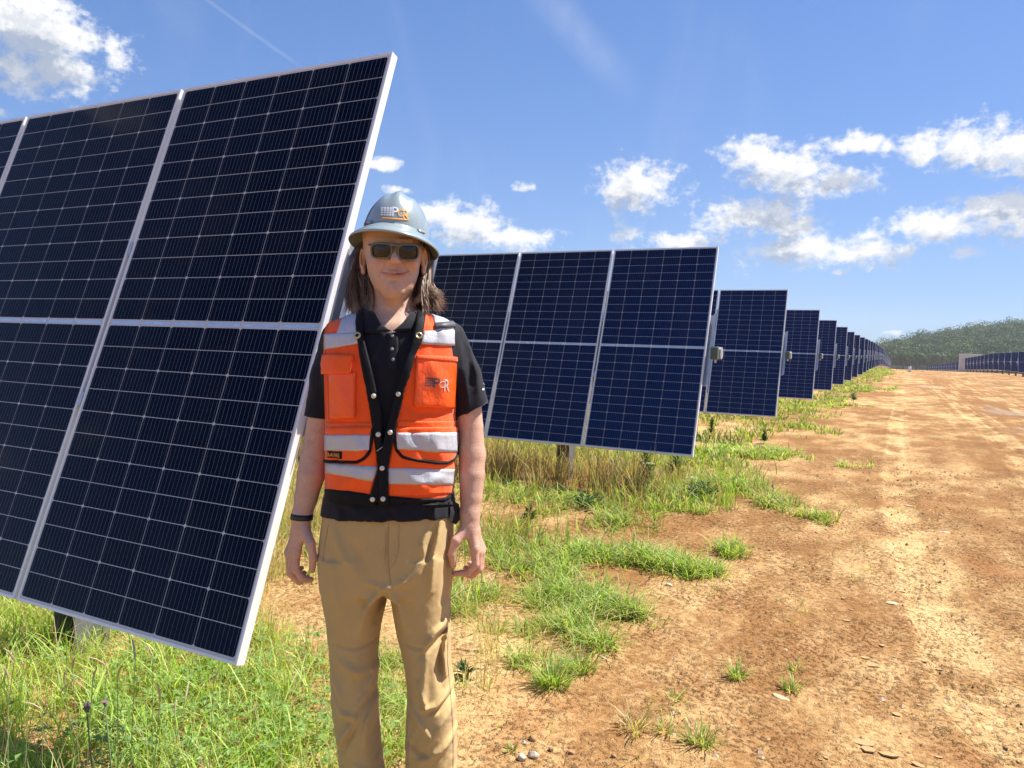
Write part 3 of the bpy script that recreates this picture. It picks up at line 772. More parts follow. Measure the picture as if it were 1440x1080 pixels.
def dirt_patches():
    B = Blades()
    L = [(700, 775, .22, .20, 900), (735, 800, .25, .2, 900), (790, 800, .22, .25, 1300), (830, 780, .30, .22, 1500), (870, 740, .25, .3, 700),
         (900, 790, .30, .2, 1800), (950, 800, .28, .18, 1700), (990, 805, .15, .12, 400), (800, 835, .24, .16, 1600), (850, 855, .22, .14, 1500), (885, 862, .10, .08, 400), (765, 850, .18, .14, 600),
         (800, 880, .2, .12, 900), (835, 905, .13, .08, 600), (660, 850, .2, .25, 700), (690, 840, .12, .12, 350), (720, 890, .2, .12, 260),
         (1010, 640, .5, .6, 1600), (1060, 640, .5, .5, 1500), (1095, 638, .4, .3, 700), (1000, 690, .4, .35, 1000), (1040, 690, .35, .4, 1100), (1090, 712, .25, .25, 500), (940, 700, .4, .4, 1200),
         (1150, 730, .22, .12, 350), (1030, 775, .14, .12, 350), (960, 720, .35, .2, 500), (1160, 570, 1.2, 1.3, 900), (1120, 600, .6, .5, 350), (1210, 545, 1.4, 3, 900), (1180, 655, .3, .2, 120),
         (880, 690, .35, .4, 900), (820, 710, .3, .3, 500), (760, 705, .4, .3, 600), (700, 700, .4, .4, 700), (730, 745, .2, .15, 220), (1240, 525, 1.6, 10, 900),
         (545, 940, .16, .14, 500), (560, 985, .14, .12, 450), (540, 1010, .15, .12, 500), (550, 1060, .14, .1, 380), (650, 960, .05, .06, 14), (760, 935, .14, .10, 200), (930, 1000, .05, .05, 20)]
    for (px, py, rx, ry, n) in L:
        p = gpt(px, py); n = int(n * 0.85)
        nc = max(2, n // 22); cx = p[0] + rx * rng.normal(size=nc) * 0.5; cy = p[1] + ry * rng.normal(size=nc) * 0.5
        k = rng.integers(0, nc, n); a = rng.uniform(0, 6.283, n); r = np.abs(rng.normal(size=n)) * 0.035 * (1 + p[1] / 12)
        xy = np.stack([cx[k] + r * np.cos(a), cy[k] + r * np.sin(a)], 1)
        w = 0.0042 * (1 + max(0, p[1] - 3) / 5)
        hh = 0.025 * (1 + 0.25 * (p[1] > 6))
        B.add(xy, np.clip(rng.gamma(4, hh, n) * rng.uniform(0.5, 1.15, nc)[k], 0.015, 0.35), rng.uniform(0.7, 1.4, n) * w, rng.uniform(0.4, 1.35, n), pick(n, 0.16, 0.78), a + rng.normal(size=n) * 0.5)
    # stray blades and dead stalks on the bare soil
    n = 2600
    xy, k, a = clumped(n, -1.3, 1.6, 1.6, 9, 7, 0.03)
    ok = fbm(xy[:, 0] * 1.5, xy[:, 1] * 1.5, 2, 61) + 0.25 * sstep(-xy[:, 0], -0.6, 0.8) > 0.18
    xy, a = xy[ok], a[ok]; n = len(xy)
    B.add(xy, rng.uniform(0.015, 0.07, n), 0.004, rng.uniform(0.4, 1.0, n), pick(n, 0.55) * 0.85, a)
    tag(link('patchy_grass', B.mesh('patchy_grass')), 'spreading green grass patches on the bare red dirt right of the man', 'grass', kind='stuff')
dirt_patches()

def leaf_cloud(name, items, label=None, cat=None, kind=None, parent=None, mat_=None, origin=None):
    """items: (point, normal, along, length, width, colour) -> bent four-sided leaves"""
    V = []; Q = []; C = []
    for (p, nrm, al, L, W, c) in items:
        p = np.array(p); al = np.array(al) / np.linalg.norm(al); sd = np.cross(nrm, al); sd /= np.linalg.norm(sd) + 1e-9; n = len(V)
        nn = np.cross(al, sd)
        V += [p, p + al * L * 0.45 + sd * W / 2 + nn * W * 0.15, p + al * L - nn * L * 0.12, p + al * L * 0.45 - sd * W / 2 + nn * W * 0.15, p + al * L * 0.5 - nn * W * 0.02]
        Q += [(n, n + 1, n + 4), (n + 1, n + 2, n + 4), (n + 2, n + 3, n + 4), (n + 3, n, n + 4)]; C += [c] * 5
    V = np.array(V)
    if origin is not None: V = V - np.array(origin)
    o = link(name, mesh_np(name, V, Q, None, mat_ or M_GRASS, False, np.array(C)), parent)
    return tag(o, label, cat, None, kind)
def clover():
    it = []
    for _ in range(1000):
        px, py = (rng.uniform(130, 470), rng.uniform(905, 1085)) if rng.uniform() < 0.7 else (rng.uniform(0, 560), rng.uniform(900, 1110))
        p = gpt(px, py, 0.05)
        h = rng.uniform(0.04, 0.15); x, y = p[0], p[1]
        a0 = rng.uniform(0, 6.28)
        for k in range(3):
            a = a0 + k * 2.09 + rng.normal() * 0.2
            L = rng.uniform(0.016, 0.034)
            it.append(((x, y, h), (rng.normal() * 0.3, rng.normal() * 0.3, 1), (math.cos(a), math.sin(a), rng.uniform(-0.3, 0.4)), L, L * 0.6, np.array((0.24, 0.37, 0.10)) * rng.uniform(0.75, 1.3)))
    leaf_cloud('clover', it, 'low clover leaves mixed into the long grass at the lower left', 'clover', 'stuff')
clover()
def seed_heads():
    mb = MB(); st = MB()
    pts = [(90, 962), (102, 940), (150, 938), (165, 955), (85, 975), (190, 930), (215, 925), (245, 1005), (260, 985), (130, 960), (40, 985), (12, 955), (300, 962), (225, 985), (60, 1000), (20, 930)]
    for i, (px, py) in enumerate(pts):
        d = rng.uniform(1.75, 2.3)
        r = ray_w(px, py); top = CAM + r * d
        base = np.array([top[0] + rng.normal() * 0.05, top[1] + rng.normal() * 0.05, 0])
        dirv = top - base; dirv /= np.linalg.norm(dirv); bend = np.array([rng.normal() * 0.012, rng.normal() * 0.012, 0])
        mb.tube([top, top + dirv * 0.012 + bend * .3, top + dirv * 0.03 + bend, top + dirv * 0.045 + bend * 2], [0.0012, 0.0026, 0.0023, 0.0006], 6)
        st.tube([base, (base + top) / 2 + bend, top], 0.0011, 4, False)
    tag(mb.build('seed_heads', simple('seed_head', (0.45, 0.33, 0.22), 0.9, var=0.3)), 'brown grass seed heads standing above the long grass at lower left', 'seed heads', kind='stuff')
    tag(st.build('seed_stalks', simple('stalk', (0.30, 0.30, 0.12), 0.8)), 'thin stalks of the grass seed heads at lower left', 'grass stalks', kind='stuff')
seed_heads()
def thistle(px, py, d, label, s=1.0):
    r = ray_w(px, py); top = CAM + r * d; base = (top[0] + 0.03, top[1] + 0.02, gz(top[0], top[1]))
    e = empty('thistle', base, label, 'flower'); b = np.array(base); t = top - b
    m = MB(); m.tube([(0, 0, 0), t * 0.5 + np.array([0.01, 0, 0]), t], [0.003, 0.0022, 0.0018], 6); m.build('stem', simple('green_stem', (0.12, 0.17, 0.06), 0.7), e, True)
    m = MB(); m.tube([t, t + np.array([0, 0, 0.007 * s]), t + np.array([0, 0, 0.012 * s])], [0.003 * s, 0.007 * s, 0.005 * s], 8); m.build('bulb', simple('thistle_bulb', (0.10, 0.13, 0.07), 0.8), e, True)
    it = []
    for k in range(46):
        a = rng.uniform(0, 6.28); q = rng.uniform(0.1, 1.1)
        it.append((t + np.array([0, 0, 0.010 * s]), (math.cos(a + 1.5), math.sin(a + 1.5), 0.1), (math.cos(a) * q, math.sin(a) * q, 0.8), 0.013 * s, 0.0022, np.array((0.62, 0.38, 0.72)) * rng.uniform(0.8, 1.25)))
    leaf_cloud('petals', it, parent=e)
    it = [(t * rng.uniform(0.1, 0.8), (0, 0.2, 1), (math.cos(k * 2.1), math.sin(k * 2.1), 0.3), 0.05, 0.014, (0.10, 0.16, 0.05)) for k in range(8)]
    leaf_cloud('leaves', it, parent=e)
thistle(122, 1001, 1.9, 'purple thistle flower in the long grass at the lower left', 1.25)
thistle(148, 993, 2.0, 'smaller faded thistle flower just right of the purple one in the long grass', 0.8)
def weed(px, py, h, w, col, label, name='weed_plant', cat='weed', seed=1, nl=140, narrow=True, group=None):
    g = np.random.default_rng(seed); p = gpt(px, py); z = gz(p[0], p[1])
    e = empty(name, (p[0], p[1], z), label, cat, group)
    m = MB(); m.tube([(0, 0, -0.02), (0.01, 0, h * 0.5), (0, 0.01, h * 0.95)], [0.008, 0.006, 0.003], 6)
    if not narrow:
        for k in range(5):
            a = k * 1.26; m.tube([(0, 0, 0.02), (math.cos(a) * w * 0.4, math.sin(a) * w * 0.4, h * 0.5), (math.cos(a) * w * 0.7, math.sin(a) * w * 0.7, h * 0.8)], [0.006, 0.004, 0.002], 5)
    m.build('stem', simple('weed_stem', (0.13, 0.15, 0.06), 0.8), e, True)
    it = []
    for k in range(nl):
        t = g.uniform(0.12, 1.0); a = g.uniform(0, 6.28)
        if narrow: c = np.array([0, 0, h * t]); L = w * (1.1 - 0.75 * t) * g.uniform(0.7, 1.2)
        else:
            rr = w * g.uniform(0, 0.75); c = np.array([math.cos(a) * rr, math.sin(a) * rr, h * t * (1 - 0.4 * rr / w)]); L = 0.055 * g.uniform(0.6, 1.3)
        it.append((c, (g.normal() * 0.4, g.normal() * 0.4, 1), (math.cos(a), math.sin(a), g.uniform(0.1, 1.3)), L, L * 0.32, np.array(col) * g.uniform(0.7, 1.3)))
    leaf_cloud('leaves', it, parent=e)
weed(1000, 612, 0.34, 0.10, (0.055, 0.105, 0.03), 'dark upright weed standing just right of the second panel row', seed=3)
weed(1074, 624, 0.22, 0.09, (0.06, 0.115, 0.03), 'shorter dark upright weed in the grass patch right of the second panel row', seed=4)
weed(985, 705, 0.17, 0.22, (0.045, 0.085, 0.028), 'low dark green bushy weed at the right end of the brown grass', seed=5, nl=260, narrow=False)
weed(822, 718, 0.13, 0.22, (0.05, 0.10, 0.04), 'low dark leafy weed at the foot of the dry brown grass', seed=6, nl=160, narrow=False)
weed(745, 738, 0.14, 0.10, (0.09, 0.16, 0.04), 'small bright leafy weed on the dirt behind the man\'s arm', seed=7, nl=60)
weed(655, 960, 0.07, 0.09, (0.10, 0.15, 0.05), 'tiny weed seedling on the bare dirt beside the man\'s right leg in the picture', seed=8, nl=22)
weed(1085, 705, 0.20, 0.05, (0.38, 0.36, 0.20), 'pale dead stalk standing at the edge of the grass right of the panels', seed=9, nl=16)
weed(908, 690, 0.42, 0.16, (0.13, 0.20, 0.05), 'tall leafy green weed before the second panel row', seed=10, nl=120)
weed(950, 680, 0.33, 0.16, (0.14, 0.21, 0.06), 'leafy green weed below the lower right corner of the second panel row', seed=11, nl=110)
weed(1200, 566, 0.35, 0.2, (0.13, 0.19, 0.05), 'weed on the grass strip beside the fourth panel row', seed=12, nl=60)
def lace(px, py, d, label):
    r = ray_w(px, py); top = CAM + r * d; gzz = gz(top[0], top[1]); e = empty('wildflower', (top[0], top[1], gzz), label, 'flower')
    hh = top[2] - gzz
    m = MB(); m.tube([(0, 0, 0), (0, 0.01, hh)], 0.003, 5); m.build('stem', simple('stem', (0.15, 0.2, 0.08), 0.8), e)
    it = []
    for k in range(40):
        a = rng.uniform(0, 6.28); rr = 0.05 * math.sqrt(rng.uniform()); it.append(((math.cos(a) * rr, math.sin(a) * rr, hh + 0.012 - rr * 0.2), (0, 0, 1), (math.cos(a * 3), math.sin(a * 3), 0.1), 0.014, 0.012, (0.75, 0.76, 0.68)))
    leaf_cloud('petals', it, parent=e)
lace(1033, 632, 9.6, 'flat white wildflower head above the grass right of the second panel row')
lace(973, 672, 7.3, 'white wildflower head left of the low dark bush')
lace(912, 652, 7.4, 'white wildflower head in the grass right under the second panel row')
def tuft(px, py, r, n, h, dry, label):
    p = gpt(px, py); z = gz(p[0], p[1]); B = Blades()
    a = rng.uniform(0, 6.283, n); rr = r * np.sqrt(rng.uniform(0, 1, n)) * rng.uniform(0.3, 1.0, n)
    xy = np.stack([p[0] + rr * np.cos(a), p[1] + rr * np.sin(a)], 1)
    B.add(xy, np.clip(rng.gamma(6, h / 6, n), 0.015, 0.3), rng.uniform(0.003, 0.006, n), rng.uniform(0.35, 1.0, n), pick(n, dry, 0.75), a + rng.normal(size=n) * 0.6)
    tag(link('grass_tuft', B.mesh('grass_tuft', (p[0], p[1], z)), None, (p[0], p[1], z)), label, 'grass tuft', 'small separate grass tufts on the bare dirt')
tuft(775, 968, 0.09, 330, 0.10, 0.1, 'largest round green grass tuft on the dirt, lower centre right of the man')
tuft(815, 945, 0.10, 260, 0.085, 0.15, 'grass tuft touching the largest round tuft from behind on the right')
tuft(735, 940, 0.07, 90, 0.06, 0.35, 'thin grass tuft left of the largest round tuft')
tuft(1037, 952, 0.05, 110, 0.065, 0.15, 'small green grass tuft alone on the dirt, left of a matching pair')
tuft(1112, 968, 0.05, 80, 0.06, 0.2, 'small green grass tuft beside the flat tan stone slab')
tuft(1118, 940, 0.045, 55, 0.045, 0.2, 'small grass tuft just behind the one beside the flat tan slab')
tuft(985, 1050, 0.07, 150, 0.07, 0.2, 'green grass tuft nearest the bottom edge on the dirt')
tuft(935, 1032, 0.05, 60, 0.05, 0.5, 'sparse half dry grass tuft left of the bottom green tuft')
tuft(893, 1028, 0.07, 70, 0.075, 0.9, 'dry straw coloured grass tuft near the bottom edge')
tuft(948, 985, 0.06, 45, 0.035, 0.2, 'very low thin grass tuft in the middle of the bare dirt')
tuft(1160, 736, 0.10, 120, 0.06, 0.15, 'grass tuft furthest right on the dirt before the wheel tracks')
tuft(1030, 782, 0.12, 200, 0.10, 0.15, 'grass tuft right of the wide green patch, standing by itself')
tuft(718, 1060, 0.03, 22, 0.04, 0.3, 'tiny grass tuft left of the stones at the bottom edge')

# ================================================================== stones and clods
M_STONE = simple('pale_stone', (0.46, 0.38, 0.28), 0.9, var=0.25, scale=30, bump=0.004, bscale=40)
M_STONE2 = simple('brown_clod', (0.34, 0.19, 0.095), 0.95, var=0.25, scale=40, bump=0.004, bscale=50)
M_SLAB = simple('tan_slab', (0.58, 0.46, 0.28), 0.9, var=0.15, scale=30, bump=0.002, bscale=60)
def rock_mesh(name, sx, sy, sz, seed, mt, sub=3):
    bm = bmesh.new(); bmesh.ops.create_icosphere(bm, subdivisions=sub, radius=1)
    g = np.random.default_rng(seed); D = g.normal(size=(9, 3)); D /= np.linalg.norm(D, axis=1)[:, None]; cut = g.uniform(0.5, 0.85, 9)
    for v in bm.verts:
        p = np.array(v.co)
        for d, c in zip(D, cut):
            t = p @ d
            if t > c: p = p - d * (t - c)
        v.co = (p[0] * sx, p[1] * sy, p[2] * sz)
    me = bpy.data.meshes.new(name); bm.to_mesh(me); bm.free(); me.materials.append(mt); return me
for k, (px, py, sx, sy, sz, mt, lab) in enumerate([
        (734, 1070, .020, .018, .016, M_STONE, 'left one of the two pale stones lying together at the bottom edge'),
        (750, 1067, .022, .02, .017, M_STONE, 'right one of the two pale stones lying together at the bottom edge'),
        (775, 1057, .013, .012, .012, M_STONE2, 'small brown stone right of the pair of pale stones'),
        (803, 1060, .017, .015, .010, M_STONE2, 'rounded brown stone furthest right in the little group at the bottom edge'),
        (736, 1048, .011, .010, .009, M_STONE, 'small pale stone behind the pair of pale stones'),
        (748, 1042, .016, .013, .014, M_STONE2, 'dark brown clod behind the small pale stone'),
        (863, 1066, .012, .011, .010, M_STONE2, 'single small stone between the stone group and the dry tuft'),
        (940, 823, .030, .022, .015, M_SLAB, 'white stone at the right foot of the wide grass patch'),
        (1099, 979, .042, .016, .006, M_SLAB, 'flat oblong tan stone slab beside a small tuft'),
        (1257, 849, .045, .03, .007, M_SLAB, 'flat pale stone lying on the wheel track'),
        (712, 925, .02, .008, .006, M_SLAB, 'chip of pale wood or stone before the grass patch'),
        (848, 926, .03, .010, .006, M_SLAB, 'narrow pale chip at the near edge of the grass patch'),
        (1000, 1052, .014, .012, .010, M_STONE2, 'small stone just right of the bottom green tuft'),
        (1328, 748, .05, .03, .012, M_SLAB, 'flat stone on the track further up the road'),
        (1278, 712, .10, .03, .010, M_SLAB, 'long flat crust lying across the far wheel track')]):
    p = gpt(px, py); z = gz(p[0], p[1])
    o = link('stone', rock_mesh('stone', sx, sy, sz, k + 1, mt), None, (p[0], p[1], z + sz * 0.35)); o.rotation_euler = (0, 0, random.uniform(-0.5, 0.5))
    tag(o, lab, 'stone', 'loose stones on the dirt')
def pebbles():
    oc = np.array([(1, 0, 0), (-1, 0, 0), (0, 1, 0), (0, -1, 0), (0, 0, 1), (0, 0, -1)], float)
    tr = np.array([(0, 2, 4), (2, 1, 4), (1, 3, 4), (3, 0, 4), (2, 0, 5), (1, 2, 5), (3, 1, 5), (0, 3, 5)])
    n = 9000
    y = 1.0 + 11 * rng.uniform(0, 1, n) ** 1.7; x = rng.uniform(-1.2, 7, n)
    x = np.where(rng.uniform(0, 1, n) < 0.7, -0.9 + rng.uniform(0, 1, n) * (0.7 + y * 0.55), x)
    s = 0.0018 + 0.0028 * rng.gamma(1.2, 1.0, n); s = np.clip(s * (0.7 + y / 7), 0, 0.016)
    z = g_height(x, y)
    V = oc[None] * s[:, None, None] * rng.uniform(0.6, 1.3, (n, 6, 3)); V[:, :, 2] *= 0.7
    a = rng.uniform(0, 6.28, n); c, si = np.cos(a)[:, None], np.sin(a)[:, None]
    V = np.stack([V[:, :, 0] * c - V[:, :, 1] * si, V[:, :, 0] * si + V[:, :, 1] * c, V[:, :, 2]], 2)
    V += np.stack([x, y, z + s * 0.05], 1)[:, None, :]
    T = (np.arange(n) * 6)[:, None, None] + tr[None]
    pal = np.array([(0.34, 0.17, 0.07), (0.40, 0.23, 0.105), (0.52, 0.35, 0.17), (0.28, 0.14, 0.06), (0.46, 0.34, 0.22)])
    C = np.repeat(pal[rng.integers(0, 5, n)] * rng.uniform(0.8, 1.15, (n, 1)), 6, 0)
    m, N, b = mat('soil_crumbs'); N.put(b.inputs['Base Color'], N.node('ShaderNodeAttribute', attribute_name='Col').outputs['Color']); b.inputs['Roughness'].default_value = 0.95
    tag(link('pebbles', mesh_np('pebbles', V.reshape(-1, 3), T.reshape(-1, 3), None, m, False, C)), 'small soil crumbs and pebbles strewn over the dirt', 'pebbles', kind='stuff')
pebbles()
def crust():
    """broken plates of dried mud along the edge of the wheel tracks"""
    V = []; Fc = []; g = np.random.default_rng(12)
    spots = [(1215, 1045, .055), (1250, 1062, .05), (1290, 1078, .035), (1222, 1054, .05), (1226, 932, .05), (1217, 921, .035), (1300, 928, .035), (1190, 870, .035), (1240, 905, .03), (1320, 940, .03), (1262, 1003, .035)]
    for _ in range(14): spots.append((g.uniform(1150, 1330), g.uniform(800, 1085), g.uniform(0.010, 0.022)))
    for px, py, s in spots:
        p = gpt(px, py); z = gz(p[0], p[1]); k = g.integers(6, 9); a0 = g.uniform(0, 6.28); n = len(V)
        st = g.uniform(0.9, 1.5); rot = g.uniform(-0.5, 0.2); tx, ty = g.normal() * 0.05, 0.06 + g.normal() * 0.04
        th = s * 0.10; s = s * 0.62
        ring = []
        for i in range(k):
            a = a0 + i * 6.283 / k; r = s * g.uniform(0.6, 1.1); x, y = r * math.cos(a) * st ** 0.5, r * math.sin(a) / st ** 0.5
            x, y = x * math.cos(rot) - y * math.sin(rot), x * math.sin(rot) + y * math.cos(rot); ring.append((x, y))
        for zz in (0, th):
            for (x, y) in ring: V.append((p[0] + x, p[1] + y, z + zz + 0.002 + tx * x - ty * y))
        Fc.append([n + k + i for i in range(k)])
        for i in range(k): Fc.append([n + i, n + (i + 1) % k, n + k + (i + 1) % k, n + k + i])
    me = bpy.data.meshes.new('mud_crust'); me.from_pydata(V, [], Fc); me.materials.append(simple('dry_mud', (0.44, 0.265, 0.112), 0.95, var=0.35, scale=18, bump=0.004, bscale=70))
    tag(link('mud_crust', me), 'broken plates of dried mud along the wheel tracks', 'mud', kind='stuff')
crust()
# ================================================================== the man
D0 = 1.97; S = D0 / F                      # distance of his body axis; metres per photo pixel there
def P(px, py, dy=0.0):
    d = D0 + dy; return np.array([(px - 720) / F * d, d, -(py - 540) / F * d])
def M2W(p):
    p = np.asarray(p, float); c = np.stack([p[..., 0], -p[..., 2], p[..., 1]], -1); return c @ RW.T + CAM
def W2M(w):
    c = (np.asarray(w, float) - CAM) @ RW; return np.stack([c[..., 0], c[..., 2], -c[..., 1]], -1)
class SDF:
    def __init__(s, lo, hi, vox):
        s.lo = np.array(lo); s.vox = vox; s.n = np.ceil((np.array(hi) - lo) / vox).astype(int) + 1
        s.d = np.full(s.n, 0.2, np.float32)
    def reg(s, lo, hi):
        a = np.clip(np.floor((np.array(lo) - s.lo) / s.vox).astype(int), 0, s.n); b = np.clip(np.ceil((np.array(hi) - s.lo) / s.vox).astype(int) + 1, 0, s.n)
        sl = tuple(slice(i, j) for i, j in zip(a, b))
        ax = [(s.lo[k] + np.arange(a[k], b[k]) * s.vox).astype(np.float32) for k in range(3)]
        return sl, ax[0][:, None, None], ax[1][None, :, None], ax[2][None, None, :]
    def put(s, sl, f, k, sub=False):
        a = s.d[sl]
        if sub: a = -a
        if k > 0:
            h = np.clip(0.5 + 0.5 * (a - f) / k, 0, 1); r = a * (1 - h) + f * h - k * h * (1 - h)
        else: r = np.minimum(a, f)
        s.d[sl] = -r if sub else r
    def cone(s, a, b, ra, rb=None, k=0.01, sub=False, cut=None):
        rb = ra if rb is None else rb; a = np.array(a); b = np.array(b); m = max(ra, rb) + k + 3 * s.vox
        sl, x, y, z = s.reg(np.minimum(a, b) - m, np.maximum(a, b) + m)
        e = b - a; L2 = e @ e + 1e-12
        t = np.clip(((x - a[0]) * e[0] + (y - a[1]) * e[1] + (z - a[2]) * e[2]) / L2, 0, 1)
        f = np.sqrt((x - a[0] - t * e[0]) ** 2 + (y - a[1] - t * e[1]) ** 2 + (z - a[2] - t * e[2]) ** 2) - (ra + (rb - ra) * t)
        if cut is not None:
            n = np.array(cut[1]); f = np.maximum(f, (x - cut[0][0]) * n[0] + (y - cut[0][1]) * n[1] + (z - cut[0][2]) * n[2])
        s.put(sl, f, k, sub)
    def chain(s, pts, rad, k=0.01, sub=False):
        for i in range(len(pts) - 1): s.cone(pts[i], pts[i + 1], rad[i], rad[i + 1], k if i == 0 else min(k, 0.004), sub)
    def ell(s, c, r, k=0.01, sub=False):
        c = np.array(c); r = np.array(r, float); m = r.max() * 0 + r + k + 3 * s.vox
        sl, x, y, z = s.reg(c - m, c + m)
        X, Y, Z = (x - c[0]), (y - c[1]), (z - c[2])
        k0 = np.sqrt((X / r[0]) ** 2 + (Y / r[1]) ** 2 + (Z / r[2]) ** 2); k1 = np.sqrt((X / r[0] ** 2) ** 2 + (Y / r[1] ** 2) ** 2 + (Z / r[2] ** 2) ** 2) + 1e-6
        s.put(sl, k0 * (k0 - 1) / k1, k, sub)
    def loft(s, slices, n=2.2, k=0.01, grow=0.0):
        A = np.array(slices, float)
        d = D0 + A[:, 3]; zc = -(A[:, 0] - 540) / F * d; xl = (A[:, 1] - 720) / F * d - grow; xr = (A[:, 2] - 720) / F * d + grow
        cx = (xl + xr) / 2; a = (xr - xl) / 2; b = A[:, 4] + grow; cy = d
        o = np.argsort(zc); zc = zc[o]; arr = [q[o] for q in (cx, cy, a, b)]
        # smooth resample
        zz = np.linspace(zc[0], zc[-1], 240)
        def sm(v):
            w = np.interp(zz, zc, v); kk = np.hanning(23); kk /= kk.sum(); return np.convolve(np.pad(w, 11, mode='edge'), kk, mode='valid')
        arr = [sm(v) for v in arr]
        m = k + 3 * s.vox
        sl, x, y, z = s.reg((xl.min() - m, (cy - b).min() - m, zc[0] - m), (xr.max() + m, (cy + b).max() + m, zc[-1] + m))
        cxx, cyy, aa, bb = [np.interp(z.ravel(), zz, v).astype(np.float32)[None, None, :] for v in arr]
        u = np.abs(x - cxx) / aa; v = np.abs(y - cyy) / bb
        q = (u ** n + v ** n) ** (1.0 / n) + 1e-6
        gx = (u / q) ** (n - 1) / aa; gy = (v / q) ** (n - 1) / bb
        f = (q - 1) / (np.sqrt(gx ** 2 + gy ** 2) + 1e-6)
        f = np.maximum(np.maximum(f, -np.minimum(aa, bb)), np.maximum(zc[0] - z, z - zc[-1]))
        s.put(sl, f.astype(np.float32), k)
    def fold(s, pl, amp, w, ymax=None, back=False):
        """a raised (amp>0) or sunken crease along a photo polyline on the front of the surface"""
        pl = np.array(pl, float); w = w * S
        Q = np.array([P(a, b, -0.09) for a, b in pl]); lo = Q.min(0) - 3 * w; hi = Q.max(0) + 3 * w
        lo[1] = s.lo[1]; hi[1] = D0 + 0.03
        sl, x, y, z = s.reg(lo, hi)
        best = None; n = len(Q) - 1
        for i in range(n):
            a = Q[i][[0, 2]]; e = Q[i + 1][[0, 2]] - a; L2 = e @ e + 1e-12
            t = np.clip(((x - a[0]) * e[0] + (z - a[1]) * e[1]) / L2, 0, 1)
            d2 = (x - a[0] - t * e[0]) ** 2 + (z - a[1] - t * e[1]) ** 2
            g = np.exp(-d2 / w ** 2) * (0.35 + 0.65 * np.sin(np.pi * np.clip((i + t) / n, 0.03, 0.97)))
            best = g if best is None else np.maximum(best, g)
        s.d[sl] -= (amp * best * sstep(D0 + 0.03 - y, 0, 0.05)).astype(np.float32)
    def crumple(s, prof, amp, fx, fz, seed):
        """fine cloth wrinkles: ridged noise slanting down the cloth, stronger where prof says"""
        x = (s.lo[0] + np.arange(s.n[0]) * s.vox)[:, None]; z = (s.lo[2] + np.arange(s.n[2]) * s.vox)[None, :]
        y = (s.lo[1] + np.arange(s.n[1]) * s.vox)
        p_ = np.interp(540 - z * F / D0, [q[0] for q in prof], [q[1] for q in prof])
        out = []
        for sg_, sd in ((1, seed), (-1, seed + 9)):
            u = (x + sg_ * z * 0.75); w = (z - sg_ * x * 0.5)
            n = fbm(u * fx + 40 + 0 * w, w * fz + 20 + 0 * u, 3, sd)
            out.append((1 - np.abs(n) * 2.2) * p_)
        m = (0.5 * (out[0] + out[1])).astype(np.float32) * amp
        b = np.where(y < D0, 1, -1)
        s.d -= m[:, None, :] * np.ones(s.n[1], np.float32)[None, :, None]
    def mesh(s):
        d = s.d; sg = d < 0
        nx, ny, nz = d.shape
        cells = np.zeros((nx - 1, ny - 1, nz - 1), np.int8)
        for i in (0, 1):
            for j in (0, 1):
                for k in (0, 1): cells += sg[i:nx - 1 + i, j:ny - 1 + j, k:nz - 1 + k]
        act = (cells > 0) & (cells < 8); I = np.argwhere(act); idx = np.full(cells.shape, -1, np.int32); idx[act] = np.arange(len(I))
        acc = np.zeros((len(I), 3)); cnt = np.zeros(len(I))
        off = np.array([(i, j, k) for i in (0, 1) for j in (0, 1) for k in (0, 1)])
        val = np.stack([d[I[:, 0] + o[0], I[:, 1] + o[1], I[:, 2] + o[2]] for o in off], 1)
        for a in range(8):
            for b in range(a + 1, 8):
                if np.abs(off[a] - off[b]).sum() != 1: continue
                va, vb = val[:, a], val[:, b]; c = (va < 0) != (vb < 0)
                t = np.where(c, va / np.where(c, va - vb, 1), 0)
                acc += np.where(c[:, None], off[a] + t[:, None] * (off[b] - off[a]), 0); cnt += c
        V = s.lo + (I + acc / cnt[:, None]) * s.vox
        Q = []
        for ax in range(3):
            o1, o2 = [(1, 2), (2, 0), (0, 1)][ax]
            sla = [slice(None)] * 3; slb = [slice(None)] * 3; sla[ax] = slice(0, -1); slb[ax] = slice(1, None)
            A = sg[tuple(sla)]; Bb = sg[tuple(slb)]; E = np.argwhere(A != Bb)
            E = E[(E[:, o1] > 0) & (E[:, o2] > 0) & (E[:, o1] < d.shape[o1] - 1) & (E[:, o2] < d.shape[o2] - 1)]
            ins = A[E[:, 0], E[:, 1], E[:, 2]]
            def at(da, db):
                e = E.copy(); e[:, o1] -= da; e[:, o2] -= db; return idx[e[:, 0], e[:, 1], e[:, 2]]
            q = np.stack([at(1, 1), at(0, 1), at(0, 0), at(1, 0)], 1)
            q[~ins] = q[~ins][:, ::-1]; Q.append(q)
        Q = np.concatenate(Q); Q = Q[(Q >= 0).all(1)]
        return V, Q

# root at his feet
_g = gpt(556, 1280)
ROOT = np.array([_g[0], _g[1], 0.0])
man = empty('person', tuple(ROOT), 'man in orange reflective vest, grey hard hat and sunglasses standing before panels', 'person')
def mlink(name, V, T=None, Q=None, mt=None, smooth=True, parent=None, col=None):
    return link(name, mesh_np(name, M2W(V) - ROOT, T, Q, mt, smooth, col), man if parent is None else parent)

